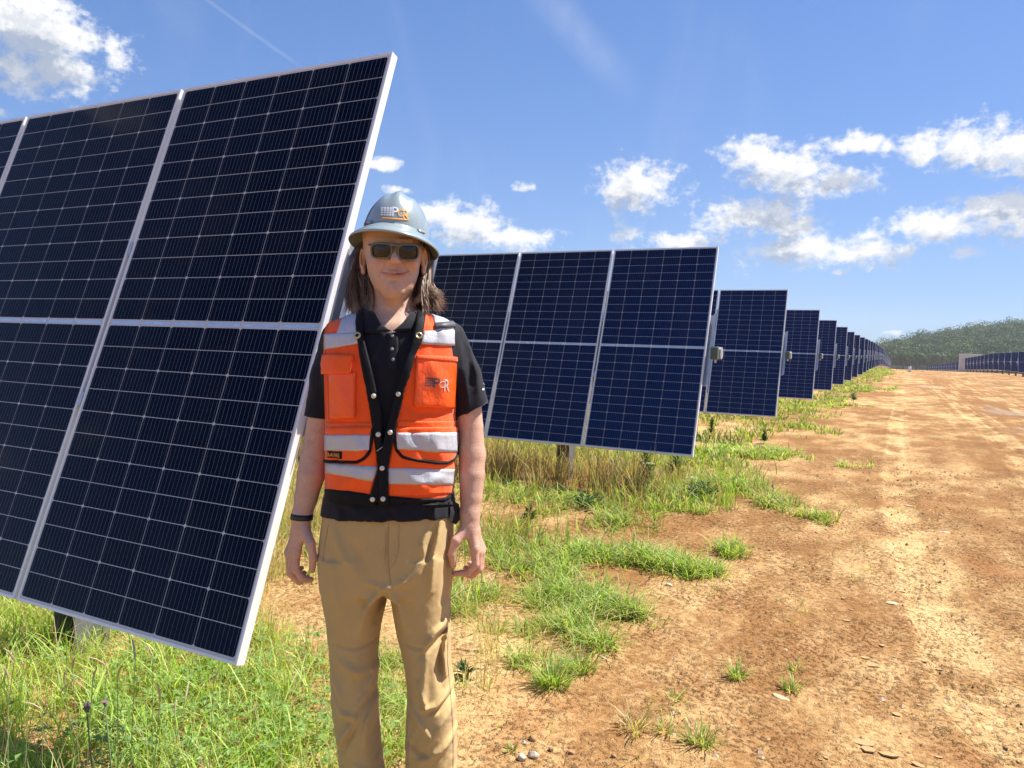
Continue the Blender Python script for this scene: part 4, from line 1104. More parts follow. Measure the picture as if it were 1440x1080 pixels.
# ---- skin
def body():
    lo = P(480, 478, 0.2); hi = P(632, 262, 0.2); lo[1] = D0 - 0.15; hi[1] = D0 + 0.13
    s = SDF(lo, hi, 0.0016)
    # skull and face
    s.ell(P(553, 335, 0.012), (0.0735, 0.094, 0.098), 0.0)
    s.loft([(318, 516, 590, .0, .09), (335, 514, 592, -.006, .094), (352, 514.5, 591.5, -.012, .092), (370, 516, 590, -.018, .085), (385, 518.3, 588, -.026, .076), (397, 522.5, 584.5, -.035, .066), (407, 528.5, 579.5, -.045, .053), (415, 537, 571.5, -.056, .038), (420, 545, 564, -.063, .022)], 2.05, 0.02)
    s.ell(P(554.5, 409, -0.083), (0.020, 0.014, 0.015), 0.012)          # chin
    s.ell(P(554.5, 394, -0.101), (0.012, 0.006, 0.004), 0.010, True)    # hollow under the lip
    for sx in (-1, 1):
        s.ell(P(554 + sx * 24, 370, -0.071), (0.018, 0.017, 0.015), 0.014)   # cheek
        s.ell(P(554 + sx * 15, 347, -0.095), (0.016, 0.014, 0.009), 0.01, True)   # eye socket
        s.ell(P(554 + sx * 15.5, 350, -0.084), (0.011, 0.0115, 0.0095), 0.002)  # eye
        s.cone(P(554 + sx * 8, 346.5, -0.093), P(554 + sx * 22, 347.5, -0.085), 0.0026, 0.0026, 0.004)  # upper lid
        s.cone(P(554 + sx * 7, 339, -0.100), P(554 + sx * 24, 338, -0.086), 0.007, 0.005, 0.008)  # brow
        s.cone(P(555 + sx * 8.5, 368, -0.1125), P(555 + sx * 17, 378, -0.1045), 0.0032, 0.0034, 0.006, True)  # smile line
        s.cone(P(555 + sx * 17, 378, -0.1045), P(555 + sx * 22.5, 387, -0.0945), 0.0034, 0.0024, 0.006, True)
        s.ell(P(555 + sx * 5.6, 367.4, -0.1065), (0.0070, 0.0085, 0.0060), 0.004)   # nostril wing
        s.ell(P(555 + sx * 3.0, 371.4, -0.114), (0.0028, 0.0040, 0.0018), 0.001, True)
        ex = 553.5 + sx * 43.0                                                # ears
        s.ell(P(ex, 365, 0.008), (0.0085, 0.018, 0.030), 0.006)
        s.ell(P(ex + sx * 1.2, 363, -0.004), (0.0045, 0.011, 0.019), 0.004, True)
        s.ell(P(ex - sx * 0.5, 381, 0.002), (0.006, 0.009, 0.010), 0.005)
        s.ell(P(555 + sx * 20.5, 383.2, -0.0895), (0.0045, 0.004, 0.004), 0.006)   # corner of the smile
    s.cone(P(555, 345, -0.0985), P(555.3, 365, -0.1225), 0.0072, 0.0098, 0.007)   # nose
    s.ell(P(555.2, 367, -0.1215), (0.0105, 0.0085, 0.0080), 0.005)
    s.chain([P(540, 382.0, -0.0965), P(548, 381.9, -0.1025), P(555, 382.6, -0.1045), P(562, 382.2, -0.1025), P(571, 382.8, -0.0965)], [.0016, .0030, .0026, .0030, .0016], 0.005)
    s.chain([P(544, 387.0, -0.096), P(555, 388.6, -0.1030), P(567, 387.4, -0.096)], [.0018, .0042, .0018], 0.005)
    s.chain([P(536.0, 382.0, -0.0965), P(544, 384.4, -0.1035), P(555, 385.5, -0.1075), P(566, 385.0, -0.1035), P(574.5, 383.0, -0.0965)], [.0018, .0016, .0016, .0016, .0018], 0.0016, True)
    # neck
    def neck(s):
        s.cone(P(553.5, 385, 0.018), P(553, 455, 0.028), 0.050, 0.055, 0.02); s.cone(P(554, 412, -0.045), P(553.5, 432, -0.010), 0.022, 0.03, 0.02)
        for sx in (-1, 1): s.cone(P(553 + sx * 26, 390, 0.015), P(553 + sx * 7, 462, -0.035), 0.008, 0.010, 0.018)
        s.loft([(430, 528, 580, .03, .05), (446, 505, 600, .02, .07), (458, 482, 622, .012, .082), (475, 470, 634, .006, .095), (520, 470, 630, .0, .105), (620, 472, 628, 0, .105), (690, 466, 630, 0, .105), (735, 466, 628, 0, .105)], 2.2, 0.02)
        s.cone(P(545, 462, -0.055), P(562, 462, -0.055), 0.012, 0.012, 0.02)
    neck(s)
    VH, QH = s.mesh()
    lo = P(385, 830, 0.2); hi = P(712, 440, 0.2); lo[1] = D0 - 0.16; hi[1] = D0 + 0.16
    s = SDF(lo, hi, 0.0026)
    neck(s)
    s.d[:, :, :] = s.d + np.where((s.lo[2] + np.arange(s.n[2]) * s.vox) > P(0, 462, 0)[2], 0.004, 0)[None, None, :].astype(np.float32)
    # arms
    s.chain([P(478, 478, .02), P(456, 560, .02), P(449, 600, .02), P(442, 640, .012)], [.040, .036, .033, .0335], 0.02)
    s.chain([P(442, 640, .012), P(437.5, 668, .0), P(430.5, 700, -.01), P(424.5, 727, -.02)], [.0335, .0355, .0295, .0235], 0.01)
    s.chain([P(632, 478, .02), P(656, 560, .02), P(661, 600, .02), P(664, 640, .012)], [.040, .038, .034, .0335], 0.02)
    s.chain([P(664, 640, .012), P(663.5, 668, .0), P(662.5, 700, -.01), P(660.5, 727, -.02)], [.0335, .0330, .0285, .0235], 0.01)
    # hands
    def hand(mx, my):
        def q(x, y, dy): return P(mx(x), my(y), dy)
        w = q(424, 729, -.02)
        mcp = [q(417, 776, -.038), q(412, 781, -.020), q(408.5, 781, -.001), q(406, 777, .016)]
        s.cone(P(mx(424.3), my(722), -.02), q(422, 745, -.018), 0.0225, 0.022, 0.012)
        for k, mm in enumerate(mcp): s.cone(q(423.5 - k * 0.6, 742, -.030 + .009 * k), mm, 0.0150, 0.0118, 0.012)
        s.cone(q(420, 748, -.015), q(415, 770, -.010), 0.016, 0.014, 0.012)
        fing = [([(415.5, 801, -.040), (425, 813.5, -.034), (437, 815, -.022)], (.0108, .0096, .0088, .0076)),
                ([(410.5, 808, -.020), (421, 818, -.012), (432, 813, -.003)], (.0110, .0098, .0090, .0078)),
                ([(408, 806, .000), (418, 814, .008), (427.5, 806, .016)], (.0105, .0093, .0086, .0075)),
                ([(407, 797, .018), (415, 805, .026), (424, 799, .030)], (.0095, .0084, .0078, .0068))]
        for mm, (pp, rr) in zip(mcp, fing):
            pts = [mm] + [q(*p_) for p_ in pp]; s.cone(pts[0], pts[1], rr[0], rr[1], 0.006)
            s.cone(pts[1], pts[2], rr[1], rr[2], 0.003); s.cone(pts[2], pts[3], rr[2], rr[3], 0.003)
        th = [q(427, 745, -.030), q(436.5, 764, -.052), q(440.5, 785, -.056), q(439, 802, -.050)]
        s.cone(th[0], th[1], 0.0165, 0.0118, 0.012); s.cone(th[1], th[2], 0.0112, 0.0100, 0.006); s.cone(th[2], th[3], 0.0104, 0.0082, 0.003)
    hand(lambda x: x, lambda y: y)
    hand(lambda x: 660.5 - (x - 424) * (1.55 if x > 424 else 0.95), lambda y: 732 + (y - 732) * 0.90)
    V, Q = s.mesh()
    Q = np.concatenate([QH, Q + len(VH)]); V = np.concatenate([VH, V])
    c = (V - 0) ; px = 720 + F * V[:, 0] / V[:, 1]; py = 540 - F * V[:, 2] / V[:, 1]; front = V[:, 1] < D0 - 0.03
    base = np.array([0.64, 0.405, 0.285]); col = np.tile(base, (len(V), 1))
    nz = fbm(V[:, 0] * 60 + 3, V[:, 2] * 60 + V[:, 1] * 40, 3, 71)[:, None]; col *= 1 + 0.09 * nz
    def blend(w, cc): return col * (1 - w[:, None]) + np.array(cc) * w[:, None]
    g = lambda x, y, rx, ry: np.exp(-((px - x) / rx) ** 2 - ((py - y) / ry) ** 2) * front
    col = blend(np.clip(0.6 * (g(533, 372, 11, 9) + g(576, 373, 11, 9)), 0, 1), (0.66, 0.31, 0.22))
    col = blend(np.clip(0.7 * g(555, 366, 8, 7), 0, 1), (0.67, 0.32, 0.225))
    col = blend(np.clip(0.75 * g(554, 407, 14, 8), 0, 1), (0.63, 0.35, 0.25))
    lips = np.clip(1.3 * (((px - 555) / 17.0) ** 2 + ((py - 385.6) / 4.6) ** 2 < 1) * front * (V[:, 1] < D0 - 0.085), 0, 1) * 0.75
    col = blend(lips, (0.50, 0.20, 0.17))
    ln = 385.5 - 3.3 * ((px - 555) / 19.0) ** 2
    col = blend(np.clip(np.exp(-((py - ln) / 0.9) ** 2) * (np.abs(px - 555) < 19) * front, 0, 1) * 0.75, (0.24, 0.085, 0.07))  # crease shade between the lips, painted into the skin colour
    sn = rng.uniform(0.25, 1.0, len(V)) * (0.55 + 0.45 * vnoise(px * 0.9, py * 0.9, 3))
    stub = np.clip((g(554, 400, 33, 15) + 0.7 * g(523, 392, 9, 16) + 0.7 * g(585, 392, 9, 16) + 0.6 * g(555, 376, 17, 4)) * sn * 0.42, 0, 0.5); col = blend(stub, (0.33, 0.21, 0.16))
    bag = np.clip(0.35 * (g(538, 365, 11, 4) + g(573, 367, 11, 4)), 0, 1); col = blend(bag, (0.50, 0.26, 0.19))
    for sx in (-1, 1):
        w_ = np.exp(-((px - (555 + sx * (12 + (py - 370) * 0.62))) / 1.5) ** 2) * ((py > 369) & (py < 387)) * front
        col = blend(np.clip(w_ * 0.45, 0, 1), (0.42, 0.20, 0.14))  # shade of the smile lines, painted into the skin colour
    hands = np.clip((py - 745) / 40, 0, 1) * 0.55 * (py > 700); col = blend(hands, (0.66, 0.33, 0.24))
    fore = ((py > 600) & (py < 745)) * 0.25; col = blend(fore, (0.60, 0.35, 0.23))
    m, N, b = mat('skin')
    cc = N.node('ShaderNodeAttribute', attribute_name='Col').outputs['Color']
    tc = N.node('ShaderNodeTexCoord').outputs['Object']
    f = N.noise(tc, 260, 4, 0.6)
    bl = N.noise(tc, 45, 4, 0.65)
    cc = N.mix(N.rng(bl, 0.45, 0.7, 0.0, 0.30), cc, (0.50, 0.22, 0.15, 1))
    N.put(b.inputs['Base Color'], N.mix(N.rng(f, 0.35, 0.65, 0.0, 0.28), cc, (0.42, 0.20, 0.13, 1)))
    b.inputs['Roughness'].default_value = 0.48; b.inputs['Specular IOR Level'].default_value = 0.42
    b.inputs['Subsurface Weight'].default_value = 0.10; b.inputs['Subsurface Radius'].default_value = (0.012, 0.004, 0.002); b.inputs['Subsurface Scale'].default_value = 0.5
    bp = N.node('ShaderNodeBump', ins={'Strength': 0.8, 'Distance': 0.0016, 'Height': f}); N.put(b.inputs['Normal'], bp.outputs[0])
    o = mlink('body', V, None, Q, m, True, None, col)
    return V, Q
BV, BQ = body()

def fabric(name, col, rough=0.8, weave=900.0, wb=0.0004, var=0.12, sheen=0.15, wr=0.004, spec=0.3):
    m, N, b = mat(name)
    tc = N.node('ShaderNodeTexCoord').outputs['Object']
    n = N.noise(tc, 9, 5, 0.6); fn = N.noise(tc, 420, 2)
    N.put(b.inputs['Base Color'], N.mix(n, c4([c * (1 - var) for c in col]), c4([min(1, c * (1 + var)) for c in col])))
    b.inputs['Roughness'].default_value = rough; b.inputs['Sheen Weight'].default_value = sheen; b.inputs['Specular IOR Level'].default_value = spec
    h = N.math('ADD', N.math('MULTIPLY', N.noise(N.vec('MULTIPLY', tc, (1, 1, 0.6)), 26, 4, 0.55), wr * 250), N.math('MULTIPLY', fn, wb * 250))
    bp = N.node('ShaderNodeBump', ins={'Strength': 1.0, 'Distance': 0.004, 'Height': h}); N.put(b.inputs['Normal'], bp.outputs[0])
    return m
M_SHIRT = fabric('black_jersey', (0.0085, 0.009, 0.014), 0.75, sheen=0.10, spec=0.2)
M_PANTS = fabric('khaki_cotton', (0.50, 0.345, 0.145), 0.8, var=0.07, sheen=0.12, wr=0.003)
M_ORANGE = fabric('fluorescent_orange', (1.0, 0.110, 0.006), 0.7, var=0.05, sheen=0.2, wr=0.005)
M_MESHO = fabric('fluorescent_orange_mesh', (0.93, 0.095, 0.006), 0.75, var=0.10, sheen=0.2, wr=0.005, wb=0.0012)
M_VINYL = fabric('orange_vinyl', (0.98, 0.105, 0.008), 0.33, var=0.05, sheen=0.0, wr=0.008, spec=0.5)
M_REFL = fabric('reflective_tape', (0.50, 0.50, 0.53), 0.45, var=0.10, sheen=0.0, wr=0.006, spec=0.6)
M_BLK = fabric('black_binding', (0.007, 0.007, 0.009), 0.65, var=0.2, sheen=0.03, spec=0.15)
M_GOLD = simple('brass', (0.70, 0.56, 0.26), 0.3, 0.9)
M_SNAP = simple('pearl_snap', (0.66, 0.63, 0.57), 0.4, 0.3)
M_DARK = simple('dark_hole', (0.01, 0.01, 0.01), 0.8)
M_TXTD = simple('dark_grey_print', (0.06, 0.06, 0.075), 0.6)
M_TXTS = simple('silver_print', (0.62, 0.48, 0.42), 0.4, 0.3)
M_TXTW = simple('white_print', (0.80, 0.80, 0.80), 0.5)
M_TXTO = simple('orange_print', (0.80, 0.33, 0.03), 0.5)

TORSO = [(436, 523, 585, .026, .060), (443, 502, 604, .022, .074), (450, 478, 628, .016, .084), (460, 464, 643, .010, .095), (480, 460, 645, .005, .110), (520, 462, 642, .0, .120), (560, 464, 639, 0, .121), (620, 464.5, 637, 0, .121), (675, 463, 636, 0, .121), (690, 459, 637, 0, .122), (707, 455.5, 640, 0, .126), (721, 454, 641, 0, .128)]
VEST = [(437, 519, 589, .026, .068), (443.5, 497, 609, .022, .082), (450, 474, 631, .016, .093), (459, 460, 643, .010, .105), (480, 457.5, 643, .005, .121), (520, 458.5, 642.5, .0, .132), (560, 461, 641.5, 0, .134), (620, 461, 640.5, 0, .134), (660, 460, 639.5, 0, .134), (682, 459.5, 638, 0, .134), (696.5, 459.5, 636, 0, .134)]
def in_poly(x, y, poly):
    r = np.zeros(len(x), bool); n = len(poly)
    for i in range(n):
        (x0, y0), (x1, y1) = poly[i], poly[(i + 1) % n]
        c = ((y0 > y) != (y1 > y)) & (x < (x1 - x0) * (y - y0) / (y1 - y0 + 1e-12) + x0); r ^= c
    return r
def shirt():
    lo = P(420, 745, 0); hi = P(700, 430, 0); lo[1] = D0 - 0.16; hi[1] = D0 + 0.17
    s = SDF(lo, hi, 0.0036)
    s.loft(TORSO, 2.35, 0.0)
    # sleeves
    def sleeve(pts, rad, cutp, cutn):
        for i in range(len(pts) - 1):
            s.cone(pts[i], pts[i + 1], rad[i], rad[i + 1], 0.03 if i == 0 else 0.012, cut=(cutp, cutn))
    a = P(450, 587, .02); b = P(474, 478, .02); n = np.array([-0.14, 0, -1.0]); n /= np.linalg.norm(n)
    sleeve([b, P(460, 530, .02), P(447, 610, .02)], [.042, .041, .041], a, n)
    a = P(668, 575, .02); b = P(632, 478, .02); n = np.array([0.42, 0, -0.92]); n /= np.linalg.norm(n)
    sleeve([b, P(651, 528, .02), P(669, 600, .02)], [.044, .045, .050], a, n)
    # folds in the sleeves and chest
    for pl, amp, w in [([(648, 470), (655, 500), (660, 540)], -.006, 5), ([(662, 478), (668, 520), (672, 560)], .006, 5), ([(650, 520), (655, 560), (656, 590)], .005, 4), ([(455, 480), (450, 530), (446, 575)], .005, 5),
                       ([(470, 700), (500, 712), (540, 730)], .004, 5), ([(600, 712), (598, 730)], -.005, 4), ([(612, 712), (612, 732)], .005, 4), ([(480, 715), (478, 732)], .004, 5), ([(555, 715), (557, 732)], -.004, 4)]:
        s.fold(pl, amp, w)
    s.crumple([(440, 1), (700, 1), (740, 1.6)], 0.0016, 22, 12, 41)
    V, Q = s.mesh()
    px = 720 + F * V[:, 0] / V[:, 1]; py = 540 - F * V[:, 2] / V[:, 1]
    hole = in_poly(px, py, [(520, 425), (527, 449), (538, 460), (552, 468.5), (565, 459), (577, 448), (590, 425)]) & (V[:, 1] < D0 + 0.03)
    top = (py < 437.5)
    hole |= top
    keep = ~hole[Q].any(1)
    o = mlink('polo_shirt', V, None, Q[keep], M_SHIRT)
    # split tail of the shirt at the right hip
    mb = MB(); pts = [(632, 704, -.06), (640, 706, -.03), (645, 709, .0)]; bot = [(632, 733, -.06), (641, 738, -.03), (648, 730, .0)]
    A = [P(*q) for q in pts]; Bm = [P((p[0] + b[0]) / 2 + 1.5, (p[1] + b[1]) / 2, p[2] - .004) for p, b in zip(pts, bot)]; Bq = [P(*q) for q in bot]
    Vv = np.array(A + Bm + Bq); Vv2 = Vv + np.array([0, .004, 0])
    mb.add(np.concatenate([Vv, Vv2]), quads=[(i + 3 * r, i + 1 + 3 * r, i + 4 + 3 * r, i + 3 + 3 * r) for r in (0, 1) for i in (0, 1)] + [(i + 9 + 3 * r, i + 12 + 3 * r, i + 13 + 3 * r, i + 10 + 3 * r) for r in (0, 1) for i in (0, 1)] + [(2, 11, 14, 5), (5, 14, 17, 8), (6, 7, 16, 15), (7, 8, 17, 16)])
    VV = np.concatenate(mb.v); mlink('shirt_tail', VV, None, np.concatenate(mb.q), M_SHIRT, False, o)
    return V, Q, o
SV, SQ, SHIRT = shirt()
def vest_surface():
    lo = P(445, 720, 0); hi = P(660, 430, 0); lo[1] = D0 - 0.17; hi[1] = D0 + 0.17
    s = SDF(lo, hi, 0.0034)
    s.loft(VEST, 2.35, 0.0)
    for pl, amp, w in [([(470, 505), (490, 560), (500, 600)], .004, 8), ([(600, 505), (620, 540), (628, 590)], .004, 8), ([(575, 600), (600, 640), (635, 655)], -.004, 6), ([(590, 690), (610, 675), (637, 662)], .005, 5), ([(470, 690), (500, 672), (530, 660)], .005, 6), ([(608, 440), (612, 470), (606, 492)], -.004, 4), ([(622, 445), (624, 480)], .004, 4), ([(478, 450), (474, 490)], .004, 5), ([(560, 560), (590, 580), (640, 585)], -.003, 5), ([(470, 592), (500, 596), (525, 590)], -.003, 5), ([(600, 655), (622, 668), (638, 670)], -.004, 4), ([(500, 610), (520, 640), (528, 690)], .005, 6), ([(560, 640), (580, 670), (610, 695)], .004, 6), ([(480, 600), (478, 640), (490, 690)], -.004, 6), ([(620, 590), (612, 620), (618, 650)], .004, 5), ([(515, 500), (520, 540), (528, 580)], .004, 6), ([(580, 510), (574, 550), (562, 580)], .004, 6)]:
        s.fold(pl, amp * 1.2, w)
    s.crumple([(440, .8), (520, .8), (600, 1.0), (700, 1.2)], 0.0014, 24, 16, 31)
    return s.mesh()
VV, VQ = vest_surface()
BVH = BVHTree.FromPolygons([tuple(v) for v in VV], [tuple(q) for q in VQ])
BVHS = BVHTree.FromPolygons([tuple(v) for v in SV], [tuple(q) for q in SQ])
def hit(px, py, bvh, off=0.0, cx=551.0):
    for k in range(60):
        x = px + (cx - px) * k * 0.012
        d = Vector(((x - 720) / F, 1.0, -(py - 540) / F)); d.normalize()
        h, n, i, t = bvh.ray_cast(Vector((0, 0, 0)), d)
        if h is not None:
            if n.dot(d) > 0: n = -n
            return np.array(h + n * off), np.array(n)
    return P(px, py, -0.1), np.array([0, -1.0, 0])
def resample(pl, n):
    pl = np.array(pl, float); L = np.concatenate([[0], np.cumsum(np.linalg.norm(np.diff(pl, axis=0), axis=1))]); t = np.linspace(0, L[-1], n)
    return np.stack([np.interp(t, L, pl[:, 0]), np.interp(t, L, pl[:, 1])], 1)
def ruled(name, left, right, mt, parent, bvh=None, off=0.002, th=0.003, n=None, m=None, edge=0.0):
    """cloth piece lying on the garment: spans between two photo polylines"""
    bvh = bvh or BVH
    ln = np.linalg.norm(np.diff(np.array(left, float), axis=0), axis=1).sum(); wd = np.linalg.norm(np.array(left[0], float) - np.array(right[0]))
    wd = max(wd, np.linalg.norm(np.array(left[-1], float) - np.array(right[-1])))
    n = n or max(3, int(ln / 3)); m = m or max(2, int(wd / 3) + 1)
    A, B = resample(left, n), resample(right, n)
    top = []; bot = []
    for i in range(n):
        for j in range(m):
            q = A[i] + (B[i] - A[i]) * j / (m - 1)
            e = min(i, n - 1 - i, j, m - 1 - j) == 0
            p, nr = hit(q[0], q[1], bvh, 0)
            top.append(p + nr * (off + th * (0.6 if e else 1.0))); bot.append(p + nr * (off - 0.0015))
    V = np.array(top + bot); o = n * m; q = []
    for i in range(n - 1):
        for j in range(m - 1):
            a = i * m + j; q.append((a, a + m, a + m + 1, a + 1)); q.append((a + o, a + 1 + o, a + m + 1 + o, a + m + o))
    ring = [j for j in range(m)] + [i * m + m - 1 for i in range(1, n)] + [(n - 1) * m + j for j in range(m - 2, -1, -1)] + [i * m for i in range(n - 2, 0, -1)]
    for a, b in zip(ring, ring[1:] + ring[:1]): q.append((a, b, b + o, a + o))
    return mlink(name, V, None, np.array(q), mt, True, parent)
def piping(name, pl, mt, parent, r=0.003, bvh=None, off=0.003, n=None):
    q = resample(pl, n or max(6, int(np.linalg.norm(np.diff(np.array(pl, float), axis=0), axis=1).sum() / 3)))
    pts = [hit(x, y, bvh or BVH, off)[0] for x, y in q]
    mb = MB(); mb.tube(pts, r, 8); return mlink(name, np.concatenate(mb.v), np.concatenate(mb.t), np.concatenate(mb.q), mt, True, parent)
def disc(name, px, py, r, mt, parent, h=0.002, bvh=None, off=0.0, ring=0.0):
    p, n = hit(px, py, bvh or BVH, off); n = Vector(n); u = n.orthogonal().normalized(); w = n.cross(u)
    mb = MB(); K = 16; V = []
    prof = [(r, -0.002), (r, h * 0.6), (r * 0.82, h)] + ([(r * ring, h), (r * ring, -0.001)] if ring else [])
    for rr, hh in prof:
        for k in range(K):
            a = 2 * math.pi * k / K; V.append(np.array(Vector(p) + (u * math.cos(a) + w * math.sin(a)) * rr + n * hh))
    q = [(i * K + k, i * K + (k + 1) % K, (i + 1) * K + (k + 1) % K, (i + 1) * K + k) for i in range(len(prof) - 1) for k in range(K)]
    t = []
    if not ring:
        V.append(np.array(Vector(p) + n * h * 1.1)); c = len(V) - 1; b = (len(prof) - 1) * K; t = [(b + k, b + (k + 1) % K, c) for k in range(K)]
    return mlink(name, np.array(V), np.array(t) if t else None, np.array(q), mt, True, parent)
def letters(name, txt, quad, mt, parent, bvh, off):
    """flat lettering mapped into a photo quad (top-left, top-right, bottom-left) on the cloth or shell"""
    cu = bpy.data.curves.new(name, 'FONT'); cu.body = txt; cu.resolution_u = 3; cu.offset = 0.012
    ob = bpy.data.objects.new(name, cu); me = bpy.data.meshes.new_from_object(ob); bpy.data.objects.remove(ob); bpy.data.curves.remove(cu)
    bm = bmesh.new(); bm.from_mesh(me); bmesh.ops.triangulate(bm, faces=bm.faces); bm.verts.ensure_lookup_table()
    v = np.array([p.co[:2] for p in bm.verts]); t = np.array([[q.index for q in f.verts] for f in bm.faces]); bm.free(); bpy.data.meshes.remove(me)
    v = (v - v.min(0)) / (v.max(0) - v.min(0))
    tl, tr, bl = [np.array(q, float) for q in quad]
    px = tl + (tr - tl) * v[:, :1] + (bl - tl) * (1 - v[:, 1:])
    V = [hit(x, y, bvh, off)[0] for x, y in px]
    return mlink(name, np.array(V), t, None, mt, False, parent)
def squares(name, quad, nx, ny, gap, mt, parent, bvh, off):
    tl, tr, bl = [np.array(q, float) for q in quad]; V = []; q = []
    for i in range(nx):
        for j in range(ny):
            n = len(V)
            for (a, b) in ((gap, gap), (1 - gap, gap), (1 - gap, 1 - gap), (gap, 1 - gap)):
                w = tl + (tr - tl) * (i + a) / nx + (bl - tl) * (j + b) / ny; V.append(hit(w[0], w[1], bvh, off)[0])
            q.append((n, n + 1, n + 2, n + 3))
    return mlink(name, np.array(V), None, np.array(q), mt, False, parent)

# collar and placket of the polo
def collar():
    ruled('collar', [(510, 437), (511, 455), (513, 470)], [(527, 442), (536, 458), (551, 467.5)], M_SHIRT, SHIRT, BVHS, .006, .003)
    ruled('collar', [(577, 443), (566, 457), (553, 467.5)], [(596, 437), (589, 452), (577, 466)], M_SHIRT, SHIRT, BVHS, .006, .003)
    ruled('placket', [(545, 468), (544, 520)], [(560, 468), (560, 520)], M_SHIRT, SHIRT, BVHS, .001, .002)
    for (x, y) in ((552, 473), (551.5, 491.5), (553, 506)): disc('button', x, y, 0.0042, simple('grey_button', (0.23, 0.23, 0.26), 0.3), SHIRT, 0.0015, BVHS, .003)
    # stand collar ring round the neck
    mb = MB(); pts = []
    for k in range(25):
        a = math.radians(-62 + k * (304) / 24); pts.append(P(553, 444, .028) + np.array([0.062 * math.sin(a + math.pi), 0.066 * math.cos(a), 0.006 - 0.012 * (1 - math.cos(a)) * 0.5 + 0.012]))
    pts = [p for p in pts]
    # ribbon
    V = []
    for p in pts: V += [p + np.array([0, 0, .010]), p + np.array([0, 0, -.022])]
    c = P(553, 444, .028); V2 = [c + (np.array(v) - c) * np.array([0.94, 0.94, 1]) for v in V]
    n = len(V); q = [(2 * i, 2 * i + 1, 2 * i + 3, 2 * i + 2) for i in range(24)] + [(n + 2 * i, n + 2 * i + 2, n + 2 * i + 3, n + 2 * i + 1) for i in range(24)] + [(2 * i, 2 * i + 2, n + 2 * i + 2, n + 2 * i) for i in range(24)]
    mlink('collar_stand', np.array(V + V2), None, np.array(q), M_SHIRT, True, SHIRT)
collar()
# small white print on the sleeve
squares('sleeve_print', [(683, 537.5), (686, 538), (683, 541.5)], 1, 1, 0.12, M_TXTW, SHIRT, BVHS, .0015)
squares('sleeve_print', [(683, 543), (687.5, 543), (683, 546.5)], 2, 1, 0.14, M_TXTW, SHIRT, BVHS, .0015)
squares('sleeve_print', [(677, 546), (680.5, 545), (677.5, 550)], 1, 1, 0.16, M_TXTW, SHIRT, BVHS, .0015)
piping('stitching', [(663, 582), (672, 577), (688, 562)], simple('grey_thread', (0.10, 0.10, 0.12), 0.7), SHIRT, 0.0006, BVHS, .0006)

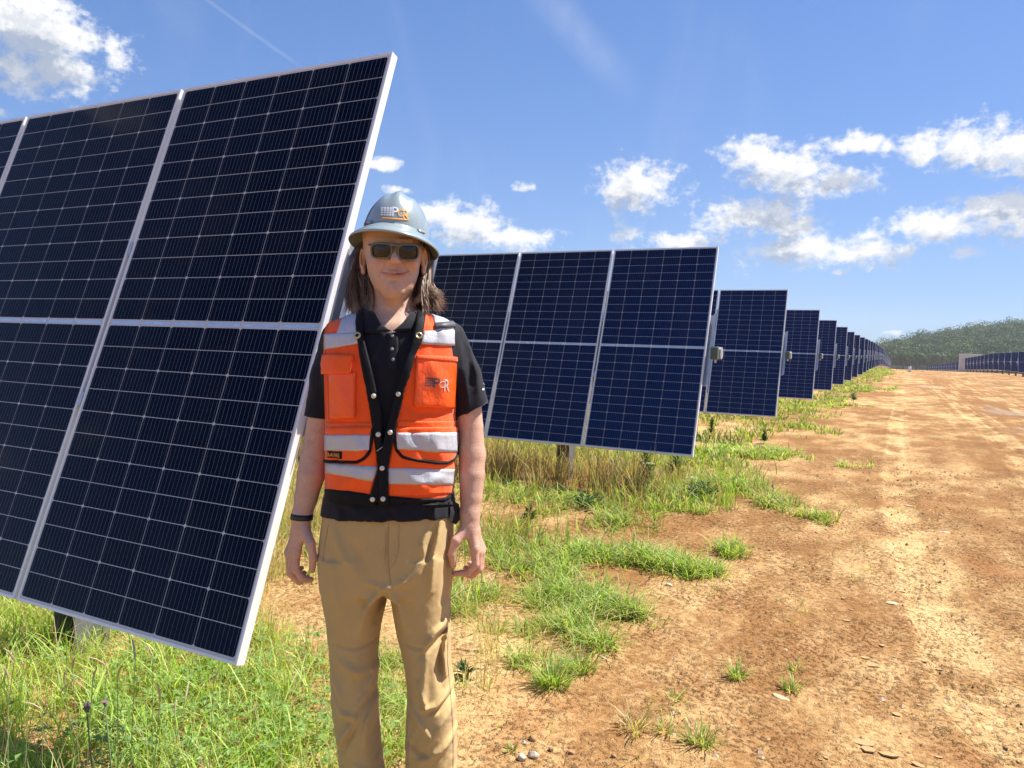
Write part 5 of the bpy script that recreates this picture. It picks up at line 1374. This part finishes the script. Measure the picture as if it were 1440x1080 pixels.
def vest():
    px = 720 + F * VV[:, 0] / VV[:, 1]; py = 540 - F * VV[:, 2] / VV[:, 1]; front = VV[:, 1] < D0 + 0.02
    vopen = in_poly(px, py, [(507, 425), (508, 475), (522, 530), (533, 580), (534, 720), (536, 720), (537, 640), (552, 575), (566, 528), (583, 476), (592, 425)]) & front
    neck = (py < 441) & (np.abs(px - 552) < 44)
    keep = ~(vopen | neck | ((py > 705) & front))[VQ].any(1)
    v = mlink('safety_vest', VV, None, VQ[keep], M_MESHO)
    # solid lower panels, reflective tape, pockets
    ruled('lower_panel', [(460, 594), (460, 690)], [(524, 594), (530, 640), (529, 662), (521, 695)], M_ORANGE, v, off=.0012, th=.001)
    ruled('lower_panel', [(559, 592), (551, 630), (545, 660), (546, 698)], [(641, 592), (638, 694)], M_ORANGE, v, off=.0012, th=.001)
    ruled('reflective_tape', [(485, 438), (474, 470)], [(505, 437), (502, 470)], M_REFL, v, off=.0016, th=.0012)
    ruled('reflective_tape', [(457, 470), (457, 492)], [(504, 468.5), (507, 483)], M_REFL, v, off=.0026, th=.0012)
    ruled('reflective_tape', [(606, 436.5), (611, 455), (612, 468)], [(628, 440), (637, 455), (638, 468)], M_REFL, v, off=.0016, th=.0012)
    ruled('reflective_tape', [(597, 466), (591, 484)], [(643, 464.5), (643, 487)], M_REFL, v, off=.0026, th=.0012)
    ruled('shoulder_tab', [(610, 456.5), (611, 464)], [(637.5, 453.5), (638.5, 460.5)], simple('grey_webbing', (0.07, 0.07, 0.075), 0.6, var=.2), v, off=.005, th=.003)
    ruled('reflective_tape', [(459, 650.5), (459, 665)], [(531.5, 656.5), (524, 677)], M_REFL, v, off=.0024, th=.0012)
    ruled('reflective_tape', [(545.5, 658), (545.5, 680.5)], [(640, 660), (638, 682)], M_REFL, v, off=.0024, th=.0012)
    # lower pockets
    pk = ruled('pocket', [(460, 601), (460, 648)], [(525, 600), (522, 622), (519, 634), (512, 644), (503, 648.5)], M_ORANGE, v, off=.004, th=.003)
    ruled('reflective_tape', [(460, 611.5), (460.5, 633.5)], [(522, 611.5), (519.5, 633.5)], M_REFL, pk, off=.0075, th=.0012)
    piping('piping', [(459, 648.5), (485, 649.5), (503, 649.5), (513, 645), (520, 635), (523, 622), (525, 602)], M_BLK, pk, .0042, off=.005)
    tg = ruled('brand_tag', [(465, 634), (465, 644)], [(484, 635), (484, 645)], M_BLK, pk, off=.0085, th=.001)
    letters('tag_lettering', 'RADIANS', [(466.5, 636.3), (482.5, 637.3), (466.5, 642.3)], M_TXTO, tg, BVH, .0112)
    pk = ruled('pocket', [(556, 601), (556, 622), (559, 634), (568, 643), (585, 647)], [(641, 600), (641, 622), (641, 634), (638, 643), (628, 650)], M_ORANGE, v, off=.004, th=.003)
    ruled('reflective_tape', [(558, 608.5), (558.5, 631)], [(640.5, 608), (640.5, 636.5)], M_REFL, pk, off=.0075, th=.0012)
    piping('piping', [(555, 602), (555.5, 620), (558, 633), (566, 642.5), (585, 647), (612, 651.5), (626, 651), (636, 645), (641, 636), (641.5, 606)], M_BLK, pk, .0042, off=.005)
    # breast pockets
    pk = ruled('pocket', [(462.5, 524), (464.5, 590)], [(501, 524), (499.5, 588)], M_VINYL, v, off=.003, th=.0035)
    ruled('pocket_flap', [(457.5, 499), (453, 526)], [(497.5, 500), (494.5, 526)], M_ORANGE, pk, off=.0075, th=.0022)
    piping('seam', [(497.5, 500), (500.5, 526), (499.5, 588)], M_MESHO, pk, .0009, off=.0075)
    pk = ruled('pocket', [(585, 499.5), (582, 571)], [(641, 502), (637, 575)], M_VINYL, v, off=.003, th=.003)
    ruled('pocket_flap', [(586, 500), (585, 507)], [(641, 502.5), (641, 509.5)], M_MESHO, pk, off=.0065, th=.0012)
    squares('logo_grid', [(596.5, 530.5), (608.5, 530.5), (596, 544)], 4, 4, 0.12, M_TXTD, pk, BVH, .0075)
    letters('logo_letter', 'P', [(608.5, 531.5), (617, 532), (608, 545)], M_TXTD, pk, BVH, .0075)
    letters('logo_letter', 'C', [(616.5, 535.5), (623, 536), (615.5, 544.5)], M_TXTS, pk, BVH, .0075)
    letters('logo_letter', 'R', [(622, 533.5), (629, 534), (621.5, 550)], M_TXTS, pk, BVH, .0078)
    # black binding down the front, round the hem and the armholes
    ruled('binding', [(503, 436), (500.5, 455), (505, 490), (521, 577), (530, 640), (531.5, 657), (521, 697), (520, 711)], [(512, 437), (510.5, 470), (524, 524), (536, 577), (538, 625), (538, 660), (535, 700), (534, 712)], M_BLK, v, off=.004, th=.003, m=5)
    ruled('binding', [(588, 437), (586, 451), (580, 477), (564, 530), (551, 577), (536, 637), (534, 660), (533.5, 713)], [(600, 436), (598, 447), (592, 483), (584, 499), (570, 546), (559, 590), (546, 655), (547, 713)], M_BLK, v, off=.008, th=.003, m=5)
    ruled('hem_binding', [(458.5, 687.5), (490, 690), (523, 695.5)], [(458.5, 706), (490, 709), (523, 712)], M_BLK, v, off=.003, th=.002)
    ruled('hem_binding', [(546, 697.5), (589, 701), (615, 700.5), (638, 697)], [(546, 712.5), (589, 714), (615, 714), (637, 712)], M_BLK, v, off=.003, th=.002)
    piping('armhole_binding', [(640, 451), (643, 470), (643.5, 520), (643, 590)], M_BLK, v, .004, off=.001)
    piping('armhole_binding', [(462, 452), (458, 470), (457.5, 520), (459, 590)], M_ORANGE, v, .0025, off=.001)
    for (x, y) in ((504.5, 474), (588.5, 474)):
        g = disc('grommet', x, y, 0.0088, M_GOLD, v, 0.002, off=.010, ring=0.55); disc('grommet_hole', x, y, 0.0052, M_DARK, g, 0.0005, off=.0105)
    for (x, y) in ((525.5, 557), (562.5, 554.5), (533, 610.5), (549.5, 608), (538.5, 657.5), (525, 700.5), (539, 701)):
        g = disc('snap', x, y, 0.0060, M_SNAP, v, 0.002, off=.0115, ring=0); disc('snap_centre', x, y, 0.0022, M_GOLD, g, 0.0008, off=.0136)
    piping('loose_thread', [(531.5, 634), (535, 631.5), (539, 628.5)], M_SNAP, v, .0007, off=.0125)
vest()

def pants():
    lo = P(440, 1272, 0); hi = P(655, 705, 0); lo[1] = D0 - 0.15; hi[1] = D0 + 0.16
    s = SDF(lo, hi, 0.0036)
    def L_(sl): return [(540 + (q[0] - 540) * 0.955,) + tuple(q[1:]) for q in sl]
    s.loft(L_([(710, 459, 636, 0, .116), (740, 455, 638, 0, .119), (780, 450.5, 638.5, 0, .122), (815, 451, 637, .0, .122), (838, 453, 634, 0, .116)]), 2.4, 0.0)
    s.loft(L_([(790, 450.5, 547, 0, .115), (840, 453, 546, 0, .108), (870, 458, 541, 0, .102), (900, 463, 533.5, 0, .096), (950, 467, 529, -.006, .090), (1000, 468, 528.5, -.008, .088), (1050, 475, 532, -.002, .084), (1085, 479, 536, .002, .08), (1150, 484, 541, .008, .082), (1240, 487, 547, .015, .088), (1300, 487, 549, .015, .09)]), 2.15, 0.012)
    s.loft(L_([(790, 545, 638, 0, .115), (840, 549, 634, 0, .108), (870, 553, 632, 0, .102), (900, 558.5, 631, 0, .096), (950, 570.5, 634, -.006, .090), (1000, 575, 639, -.008, .088), (1050, 571.5, 641, -.002, .084), (1085, 571.5, 642, .002, .08), (1150, 574, 641, .008, .082), (1240, 577, 640, .015, .088), (1300, 577, 641, .015, .09)]), 2.15, 0.012)
    F_ = [([(545, 823), (530, 836), (515, 858), (505, 890)], .007, 7), ([(543, 830), (530, 852), (522, 880)], -.007, 5), ([(512, 790), (524, 815), (541, 824)], .006, 6), ([(500, 760), (515, 800), (530, 822)], -.005, 7),
          ([(550, 823), (560, 845), (570, 880)], .006, 6), ([(552, 820), (575, 815), (600, 790)], .005, 8),
          ([(547, 738), (546, 770), (547, 800)], -.0035, 1.8), ([(560, 738), (560, 770), (552, 796)], .0022, 2.0), ([(543, 738), (542, 800)], .002, 3),
          ([(603, 745), (596, 765), (600, 790)], .006, 6), ([(620, 735), (612, 775), (606, 830)], .008, 6), ([(612, 740), (603, 775), (598, 800)], -.006, 5), ([(630, 740), (628, 790), (622, 850)], -.005, 6),
          ([(468, 738), (480, 770), (500, 800)], .005, 8), ([(470, 800), (480, 850), (490, 900)], .004, 10),
          ([(626, 880), (612, 890), (596, 915)], .008, 5), ([(624, 895), (610, 905), (590, 925)], -.006, 4), ([(630, 890), (624, 920), (626, 955)], .008, 4), ([(618, 900), (616, 940), (620, 970)], -.006, 5),
          ([(600, 920), (596, 960), (598, 990)], .006, 6), ([(632, 975), (615, 990), (596, 996)], .009, 5), ([(636, 985), (616, 1000), (598, 1004)], -.007, 4.5), ([(575, 995), (590, 1015), (606, 1040)], .007, 6), ([(588, 960), (598, 985), (600, 1000)], .006, 4),
          ([(637, 1000), (620, 1020), (600, 1050)], .006, 6), ([(640, 1040), (620, 1058), (590, 1075)], .008, 6), ([(575, 1050), (590, 1064), (615, 1066)], -.006, 5), ([(570, 1020), (576, 1050), (572, 1075)], .005, 5),
          ([(528, 940), (518, 975), (498, 1005)], .008, 6), ([(525, 960), (512, 990), (492, 1015)], -.006, 5), ([(470, 980), (480, 1000), (500, 1010)], .007, 6), ([(500, 1008), (486, 1030), (474, 1050)], .008, 6), ([(502, 1018), (490, 1040), (480, 1060)], -.006, 5), ([(527, 985), (515, 1020), (512, 1050)], .007, 6), ([(530, 1010), (520, 1040), (524, 1075)], -.006, 5),
          ([(470, 905), (500, 912), (528, 908)], -.003, 3), ([(560, 905), (590, 912), (626, 905)], -.003, 3), ([(480, 930), (500, 945), (520, 948)], .005, 7), ([(466, 950), (478, 975), (482, 990)], .005, 6),
          ([(500, 1080), (520, 1100), (540, 1105)], .007, 6), ([(480, 1120), (510, 1135), (538, 1130)], .008, 6), ([(580, 1100), (610, 1115), (636, 1100)], .008, 6), ([(578, 1150), (610, 1165), (640, 1155)], .008, 6)]
    for pl, amp, w in F_: s.fold(pl, amp * 1.9, w * 0.78)
    s.crumple([(720, 1.0), (800, .6), (860, .9), (930, 1.6), (1060, 2.2), (1200, 2.2)], 0.0016, 26, 11, 5)
    V, Q = s.mesh()
    o = mlink('trousers', V, None, Q, M_PANTS)
    b = BVHTree.FromPolygons([tuple(v) for v in V], [tuple(q) for q in Q])
    thread = simple('khaki_thread', (0.36, 0.24, 0.10), 0.8)
    piping('fly_seam', [(546.5, 736), (546, 770), (547, 800), (549, 822)], thread, o, .0009, b, .0003)
    piping('fly_stitching', [(561, 736), (561, 770), (556, 790), (548, 800)], thread, o, .0006, b, .0003)
    piping('pocket_seam', [(462, 738), (458, 760), (453.5, 790)], thread, o, .001, b, .0004)
    piping('pocket_seam', [(629, 738), (632, 760), (636, 790)], thread, o, .001, b, .0004)
    piping('side_seam', [(637, 840), (630, 880), (629, 930), (634, 980), (637, 1030), (637, 1085)], thread, o, .0009, b, .0004)
pants()

def boots():
    mt = simple('brown_leather', (0.10, 0.055, 0.03), 0.55, var=0.2)
    for ax, tx in ((518, 508), (609, 618)):
        a = P(ax, 1200, .012); w = M2W(a); w[2] = 0
        fwd = -RW @ np.array([0, 0, 1.0]); fwd[2] = 0; fwd /= np.linalg.norm(fwd); side = RW @ np.array([1.0, 0, 0]); side[2] = 0; side /= np.linalg.norm(side)
        fwd = fwd + side * (tx - ax) * 0.012
        heel = w - fwd * 0.05; ball = w + fwd * 0.13; toe = w + fwd * 0.175
        pts = [W2M(np.array([q[0], q[1], z])) for q, z in ((heel, .045), (ball, .04), (toe, .035))]; ank = W2M(np.array([w[0], w[1], .20]))
        lo = np.minimum.reduce(pts + [ank]) - .12; hi = np.maximum.reduce(pts + [ank]) + .1
        s = SDF(lo, hi, 0.006); s.cone(pts[0], pts[1], .042, .046, 0); s.cone(pts[1], pts[2], .046, .034, .02); s.cone(ank, pts[0], .052, .045, .02); s.cone(ank, pts[1], .045, .035, .03)
        V, Q = s.mesh(); o = mlink('boot', V, None, Q, mt)
        mb = MB(); ring = []
        for k in range(20):
            t = 2 * math.pi * k / 20; c = w + fwd * (0.062 + 0.155 * math.cos(t)) + side * 0.05 * math.sin(t); ring.append(c)
        Vv = np.array([(c[0], c[1], 0.003) for c in ring] + [(c[0], c[1], 0.028) for c in ring]); q = [(k, (k + 1) % 20, 20 + (k + 1) % 20, 20 + k) for k in range(20)]
        Vv = np.concatenate([Vv, [Vv[:20].mean(0)], [Vv[20:].mean(0)]]); t = [(40, (k + 1) % 20, k) for k in range(20)] + [(41, 20 + k, 20 + (k + 1) % 20) for k in range(20)]
        link('sole', mesh_np('sole', Vv - ROOT, t, q, simple('black_sole', (0.02, 0.02, 0.02), 0.8)), o)
boots()

# ---- hard hat
def hat():
    a = math.radians(7.0); pt = math.radians(5.0); yw = math.radians(4)
    R_ = np.array(Matrix.Rotation(a, 3, 'Y') @ Matrix.Rotation(-pt, 3, 'X') @ Matrix.Rotation(yw, 3, 'Z'))
    C = P(556.5, 333.5, 0.0)
    K = 72
    def surf(prof, thick=0.0):
        V = []
        for (rx, ry, h, ridge) in prof:
            for k in range(K):
                t = 2 * math.pi * k / K; x = rx * math.sin(t); y = -ry * math.cos(t)
                z = h
                if ridge:
                    z += ridge * (math.exp(-(x / 0.014) ** 2) + 0.35 * math.exp(-((abs(x) - 0.036) / 0.012) ** 2))
                V.append((x, y, z))
        V = np.array(V); n = len(prof)
        q = [(i * K + k, i * K + (k + 1) % K, (i + 1) * K + (k + 1) % K, (i + 1) * K + k) for i in range(n - 1) for k in range(K)]
        return V, q
    ax, ay, hh = 0.0835, 0.112, 0.112
    dome = []
    for i in range(22):
        t = (i / 21) * math.pi / 2; c = math.cos(t) ** 0.82 if i < 21 else 0.0; sn = math.sin(t)
        rr = 0.011 * sstep(np.array(sn), 0.25, 0.8)
        dome.append((max(ax * c, 1e-4), max(ay * c, 1e-4), hh * sn * 0.93, float(rr)))
    brim = [(0.1150, 0.158, -.031, 0), (0.1165, 0.160, -.0285, 0), (0.1155, 0.159, -.026, 0), (0.108, 0.149, -.0185, 0), (0.098, 0.134, -.009, 0), (0.0895, 0.121, -.002, 0), (0.0855, 0.1145, .003, 0)]
    V, q = surf(brim + dome)
    def tr(V): return C + np.asarray(V) @ R_.T
    # inner skin of the shell, 3 mm inside
    inn = [(r - .0025, s_ - .0025, h - .003, 0) for r, s_, h, _ in brim[1:]] + [(max(r - .003, 1e-4), max(s_ - .003, 1e-4), h - .003, rr) for r, s_, h, rr in dome]
    V2, q2 = surf([brim[0]] + inn)
    q2 = [tuple(reversed(f)) for f in q2]
    VA = np.concatenate([V, V2]); qa = q + [tuple(np.array(f) + len(V)) for f in q2]
    m = simple('grey_hard_hat_shell', (0.275, 0.335, 0.345), 0.28, 0, 0.5, var=0.06, scale=14, coat=0.6)
    o = mlink('hard_hat', tr(VA), None, np.array(qa), m)
    bv = BVHTree.FromPolygons([tuple(p) for p in tr(V)], q)
    squares('logo_grid', [(536, 291), (552, 291.5), (535, 303.5)], 4, 4, 0.11, M_TXTW, o, bv, .0012)
    letters('logo_letter', 'P', [(552, 291), (560.5, 291.5), (551.5, 304)], M_TXTW, o, bv, .0012)
    letters('logo_letter', 'C', [(559.5, 294), (568, 295), (559, 304)], M_TXTO, o, bv, .0014)
    letters('logo_letter', 'R', [(567, 294.5), (576, 295.5), (566.5, 309)], M_TXTO, o, bv, .0014)
    letters('logo_lettering', 'THE SOLAR COMPANY'[:3] + ' ', [(537, 305), (543, 305.5), (537, 307.5)], M_TXTO, o, bv, .0012) if False else None
    ruled('logo_underline', [(536, 305.5), (536, 307.2)], [(573, 308.5), (573, 310.5)], M_TXTO, o, bv, .0008, .0005)
    # slots for clips at the side
    ruled('clip_slot', [(587, 322), (588, 326)], [(596, 325), (597, 329)], m, o, bv, .001, .004)
    ruled('clip_slot', [(515, 312), (514, 316)], [(523, 310), (523, 314)], m, o, bv, .001, .004)
    # sweat band inside
    mb = MB(); n = 40; Vb = []
    for h in (-.010, .020):
        for k in range(n):
            t = 2 * math.pi * k / n; Vb.append((0.079 * math.sin(t), -0.104 * math.cos(t), h))
    qb = [(k, (k + 1) % n, n + (k + 1) % n, n + k) for k in range(n)]
    Vb = np.array(Vb); Vb = np.concatenate([Vb, Vb * np.array([0.96, 0.96, 1])]); qb = qb + [tuple(np.array(f)[::-1] + 2 * n) for f in qb] + [(k, 2 * n + k, 2 * n + (k + 1) % n, (k + 1) % n) for k in range(n)]
    mlink('sweat_band', tr(Vb), None, np.array(qb), simple('navy_band', (0.015, 0.018, 0.03), 0.8), True, o)
hat()

# ---- sunglasses
def glasses():
    def depth(x): return -0.1265 + 0.030 * ((x - 555.5) / 36) ** 2
    def pt(x, y, o=0.0): return P(x, y, depth(x) + o + (y - 353) * S * 0.17)
    fr = simple('olive_frame', (0.115, 0.11, 0.075), 0.4, 0, 0.5)
    ln, N, b = mat('dark_lens'); b.inputs['Base Color'].default_value = (0.005, 0.005, 0.006, 1); b.inputs['Roughness'].default_value = 0.04; b.inputs['Specular IOR Level'].default_value = 0.5
    def rr(x0, x1, y0, y1, k=8, taper=2.0, sgn=1):
        out = []; cx, cy = (x0 + x1) / 2, (y0 + y1) / 2; a, bb = (x1 - x0) / 2, (y1 - y0) / 2
        for i in range(36):
            t = 2 * math.pi * i / 36; c, s_ = math.cos(t), math.sin(t)
            x = a * np.sign(c) * abs(c) ** 0.5; y = bb * np.sign(s_) * abs(s_) ** 0.5
            x *= 1 - 0.07 * max(0, y / bb)
            out.append((cx + x, cy + y))
        return out
    root = None
    V = []; Q = []
    for (x0, x1, y0, y1) in ((520.5, 552.0, 340.5, 363.5), (558.0, 590.0, 342.0, 366.0)):
        O = rr(x0, x1, y0, y1); I = rr(x0 + 3.0, x1 - 2.6, y0 + 3.2, y1 - 1.9); n = len(V)
        V += [pt(*p) for p in O] + [pt(*p) for p in I] + [pt(p[0], p[1], .006) for p in O] + [pt(p[0], p[1], .006) for p in I]
        for k in range(36):
            j = (k + 1) % 36
            Q += [(n + k, n + 36 + k, n + 36 + j, n + j), (n + 72 + k, n + 72 + j, n + 108 + j, n + 108 + k), (n + k, n + j, n + 72 + j, n + 72 + k), (n + 36 + k, n + 108 + k, n + 108 + j, n + 36 + j)]
    mb = MB(); mb.add(np.array(V), quads=Q)
    mb.tube([pt(550, 346), pt(553, 344, -.002), pt(557, 344.2, -.002), pt(560, 347)], [.0045, .0040, .0040, .0045], 8)
    g = mlink('sunglasses', np.concatenate(mb.v), np.concatenate(mb.t), np.concatenate(mb.q), fr)
    for (x0, x1, y0, y1) in ((520.5, 552.0, 340.5, 363.5), (558.0, 590.0, 342.0, 366.0)):
        I = rr(x0 + 2.6, x1 - 2.2, y0 + 2.8, y1 - 1.5); cx, cy = (x0 + x1) / 2, (y0 + y1) / 2
        V = [pt(cx, cy, .0005)]; T = []; Q = []
        for f_ in (0.5, 1.0):
            for p in I: V.append(pt(cx + (p[0] - cx) * f_, cy + (p[1] - cy) * f_, .0005 + .0025 * f_ * f_))
        for k in range(36):
            j = (k + 1) % 36; T.append((0, 1 + k, 1 + j)); Q.append((1 + k, 37 + k, 37 + j, 1 + j))
        mlink('lens', np.array(V), T, Q, ln, True, g)
    for sx, hx, hy, ex in ((-1, 520.5, 344, 511), (1, 589.5, 346, 596)):
        mb = MB(); mb.tube([pt(hx, hy, .004), P(hx + sx * 2.2, hy, -.05), P(ex, hy + 3, -.01), P(ex, hy + 6, .03)], [.0042, .004, .0034, .003], 8, flat=0.6)
        mlink('temple', np.concatenate(mb.v), np.concatenate(mb.t), np.concatenate(mb.q), fr, True, g)
glasses()

# ---- wristband
def band():
    c = P(424.6, 726.5, -.02); ax = np.array(P(423.0, 740, -.02) - P(426, 712, -.015)); ax /= np.linalg.norm(ax)
    u = np.cross(ax, [0, 1.0, 0]); u /= np.linalg.norm(u); w = np.cross(ax, u); V = []
    K = 28
    prof = [(.0250, -.0075), (.0282, -.007), (.0286, 0), (.0282, .007), (.0250, .0075)]
    for r, h in prof:
        for k in range(K):
            t = 2 * math.pi * k / K; V.append(c + ax * (h + 0.0022 * math.sin(t)) + (u * math.cos(t) + w * math.sin(t)) * r)
    q = [(i * K + k, i * K + (k + 1) % K, (i + 1) * K + (k + 1) % K, (i + 1) * K + k) for i in range(len(prof) - 1) for k in range(K)]
    mlink('wristband', np.array(V), None, np.array(q), simple('black_rubber_band', (0.012, 0.012, 0.016), 0.45))
band()

# ---- hair
def hair():
    g = np.random.default_rng(21)
    # soft dark under-volume
    lo = P(482, 446, 0); hi = P(626, 315, 0); lo[1] = D0 - 0.09; hi[1] = D0 + 0.16
    s = SDF(lo, hi, 0.004)
    s.chain([P(513, 338, .05), P(503, 365, .055), P(503, 395, .045), P(507, 418, .03)], [.016, .022, .026, .014], .01)
    s.chain([P(520, 385, .01), P(519, 425, .005)], [.010, .008], .02)
    s.chain([P(592, 340, .05), P(601, 368, .055), P(598, 395, .045), P(599, 415, .03)], [.015, .018, .021, .012], .01)
    s.chain([P(590, 395, .012), P(590, 425, .005)], [.010, .008], .02)
    s.ell(P(553, 380, .09), (.075, .04, .11), .02)
    V, Q = s.mesh()
    hm, N, b = mat('grey_brown_hair')
    cc = N.node('ShaderNodeAttribute', attribute_name='Col').outputs['Color']; N.put(b.inputs['Base Color'], cc)
    b.inputs['Roughness'].default_value = 0.42; b.inputs['Specular IOR Level'].default_value = 0.5
    o = mlink('hair', V, None, Q, hm, True, None, np.tile([0.035, 0.024, 0.019], (len(V), 1)))
    Vs = []; Qs = []; Cs = []; n0 = 0
    def strand(pts, r0, col, wav, ph=None, fr=None):
        nonlocal n0
        K = 11; t = np.linspace(0, 1, K); tt = np.linspace(0, 1, len(pts)); pts = np.array(pts)
        # smooth spline through the guide points
        c = np.stack([np.interp(t, tt, pts[:, k]) for k in range(3)], 1)
        c[1:-1] = (c[:-2] + 2 * c[1:-1] + c[2:]) / 4
        ph = g.uniform(0, 6.28) if ph is None else ph; fr = g.uniform(1.3, 2.4) if fr is None else fr
        amp = wav * t[:, None] ** 1.2
        c = c + amp * np.stack([np.sin(ph + t * 6.28 * fr), np.cos(ph * 1.7 + t * 6.28 * fr), 0.3 * np.sin(ph + t * 9)], 1)
        rad = r0 * np.array([0.8, 1, 1, 1, 1, 0.95, 0.9, 0.8, 0.65, 0.45, 0.12])
        d = np.gradient(c, axis=0); d /= np.linalg.norm(d, axis=1)[:, None]
        u = np.cross(d, [0, 1.0, 0.1]); u /= np.linalg.norm(u, axis=1)[:, None]; w = np.cross(d, u)
        ring = [c + rad[:, None] * (u * math.cos(a) + w * math.sin(a)) for a in (0.5, 2.6, 4.7)]
        v = np.stack(ring, 1).reshape(-1, 3); Vs.append(v)
        q = np.array([(i * 3 + a, i * 3 + (a + 1) % 3, (i + 1) * 3 + (a + 1) % 3, (i + 1) * 3 + a) for i in range(K - 1) for a in range(3)]) + n0; Qs.append(q); n0 += len(v)
        Cs.append(np.repeat((np.array(col)[None] * np.linspace(0.85, 1.25, K)[:, None]), 3, 0))
    pal = np.array([(0.125, 0.072, 0.044), (0.18, 0.110, 0.070), (0.26, 0.175, 0.118), (0.075, 0.043, 0.027), (0.38, 0.285, 0.21)])
    for lock in range(84):
        side = lock % 2 == 0
        u0 = g.uniform(); dep0 = g.uniform(-.01, .11); ph0 = g.uniform(0, 6.28); fr0 = g.uniform(0.8, 1.5); wv = g.uniform(.006, .015)
        base_col = pal[g.choice(5, p=[.27, .28, .23, .08, .14])]
        ex, ey, ed = g.normal() * 3, g.normal() * 5, g.normal() * .01
        for k in range(44):
            u = np.clip(u0 + g.normal() * 0.07, 0, 1); dep = dep0 + g.normal() * .008
            col = base_col * g.uniform(0.7, 1.3)
            if side:
                x3 = 490 + 35 * u; d1 = max(dep, .022) + .012
                top = P(510 + 5 * u + g.normal(), 334 + g.normal() * 3, d1)
                mid1 = P(498 + 8 * u + g.normal(), 366 + g.normal() * 3, d1 + .004)
                mid2 = P(490 + 29 * u + g.normal(), 397 + g.normal() * 4, dep + .004)
                end = P(x3 + ex + g.normal() * 1.5, 417 + 17 * u + ey + g.normal() * 4, dep - .012 + ed)
                fl = P(x3 + ex * 2 + 3 + g.normal() * 3, 430 + 13 * u + ey * 1.5 + g.normal() * 4, dep - .024 + ed * 2)
            else:
                x3 = 583 + 28 * u; d1 = max(dep, .022) + .012
                top = P(595 + 2 * u + g.normal(), 338 + g.normal() * 3, d1)
                mid1 = P(599 + 5 * u + g.normal(), 370 + g.normal() * 3, d1 + .004)
                mid2 = P(588 + 18 * u + g.normal(), 399 + g.normal() * 4, dep + .004)
                end = P(x3 + ex + g.normal() * 1.5, 418 + 9 * (1 - u) + ey + g.normal() * 4, dep - .012 + ed)
                fl = P(x3 + 7 * u + ex * 2 + g.normal() * 3, 430 - 5 * u + ey * 1.5 + g.normal() * 4, dep - .024 + ed * 2)
            strand([top, mid1, mid2, end, fl], g.uniform(.0005, .0012), col, wv, ph0 + g.normal() * 0.25, fr0)
    for k in range(300):
        x = g.uniform(515, 592); strand([P(x, 335, .09), P(x, 370, .125), P(x + g.normal() * 3, 410, .125), P(x + g.normal() * 4, 440, .11)], .002, pal[g.integers(0, 3)], .005)
    for sx in (0, 1):       # temple hair in front of the ears, below the hat
        for k in range(26):
            dep = g.uniform(-.05, -.01); x0 = 516 if sx == 0 else 591; sg = -1 if sx == 0 else 1
            y1 = g.uniform(342, 352)
            strand([P(x0 + sg * (dep + .06) * 60 * .1, 328, dep), P(x0 + sg * 1.0, 338, dep + .004), P(x0 + sg * g.uniform(0, 3), y1, dep + .012)], .0011, pal[g.integers(0, 4)], .001)
    o2 = mlink('strands', np.concatenate(Vs), None, np.concatenate(Qs), hm, True, o, np.concatenate(Cs)); o2['kind'] = 'stuff'
hair()
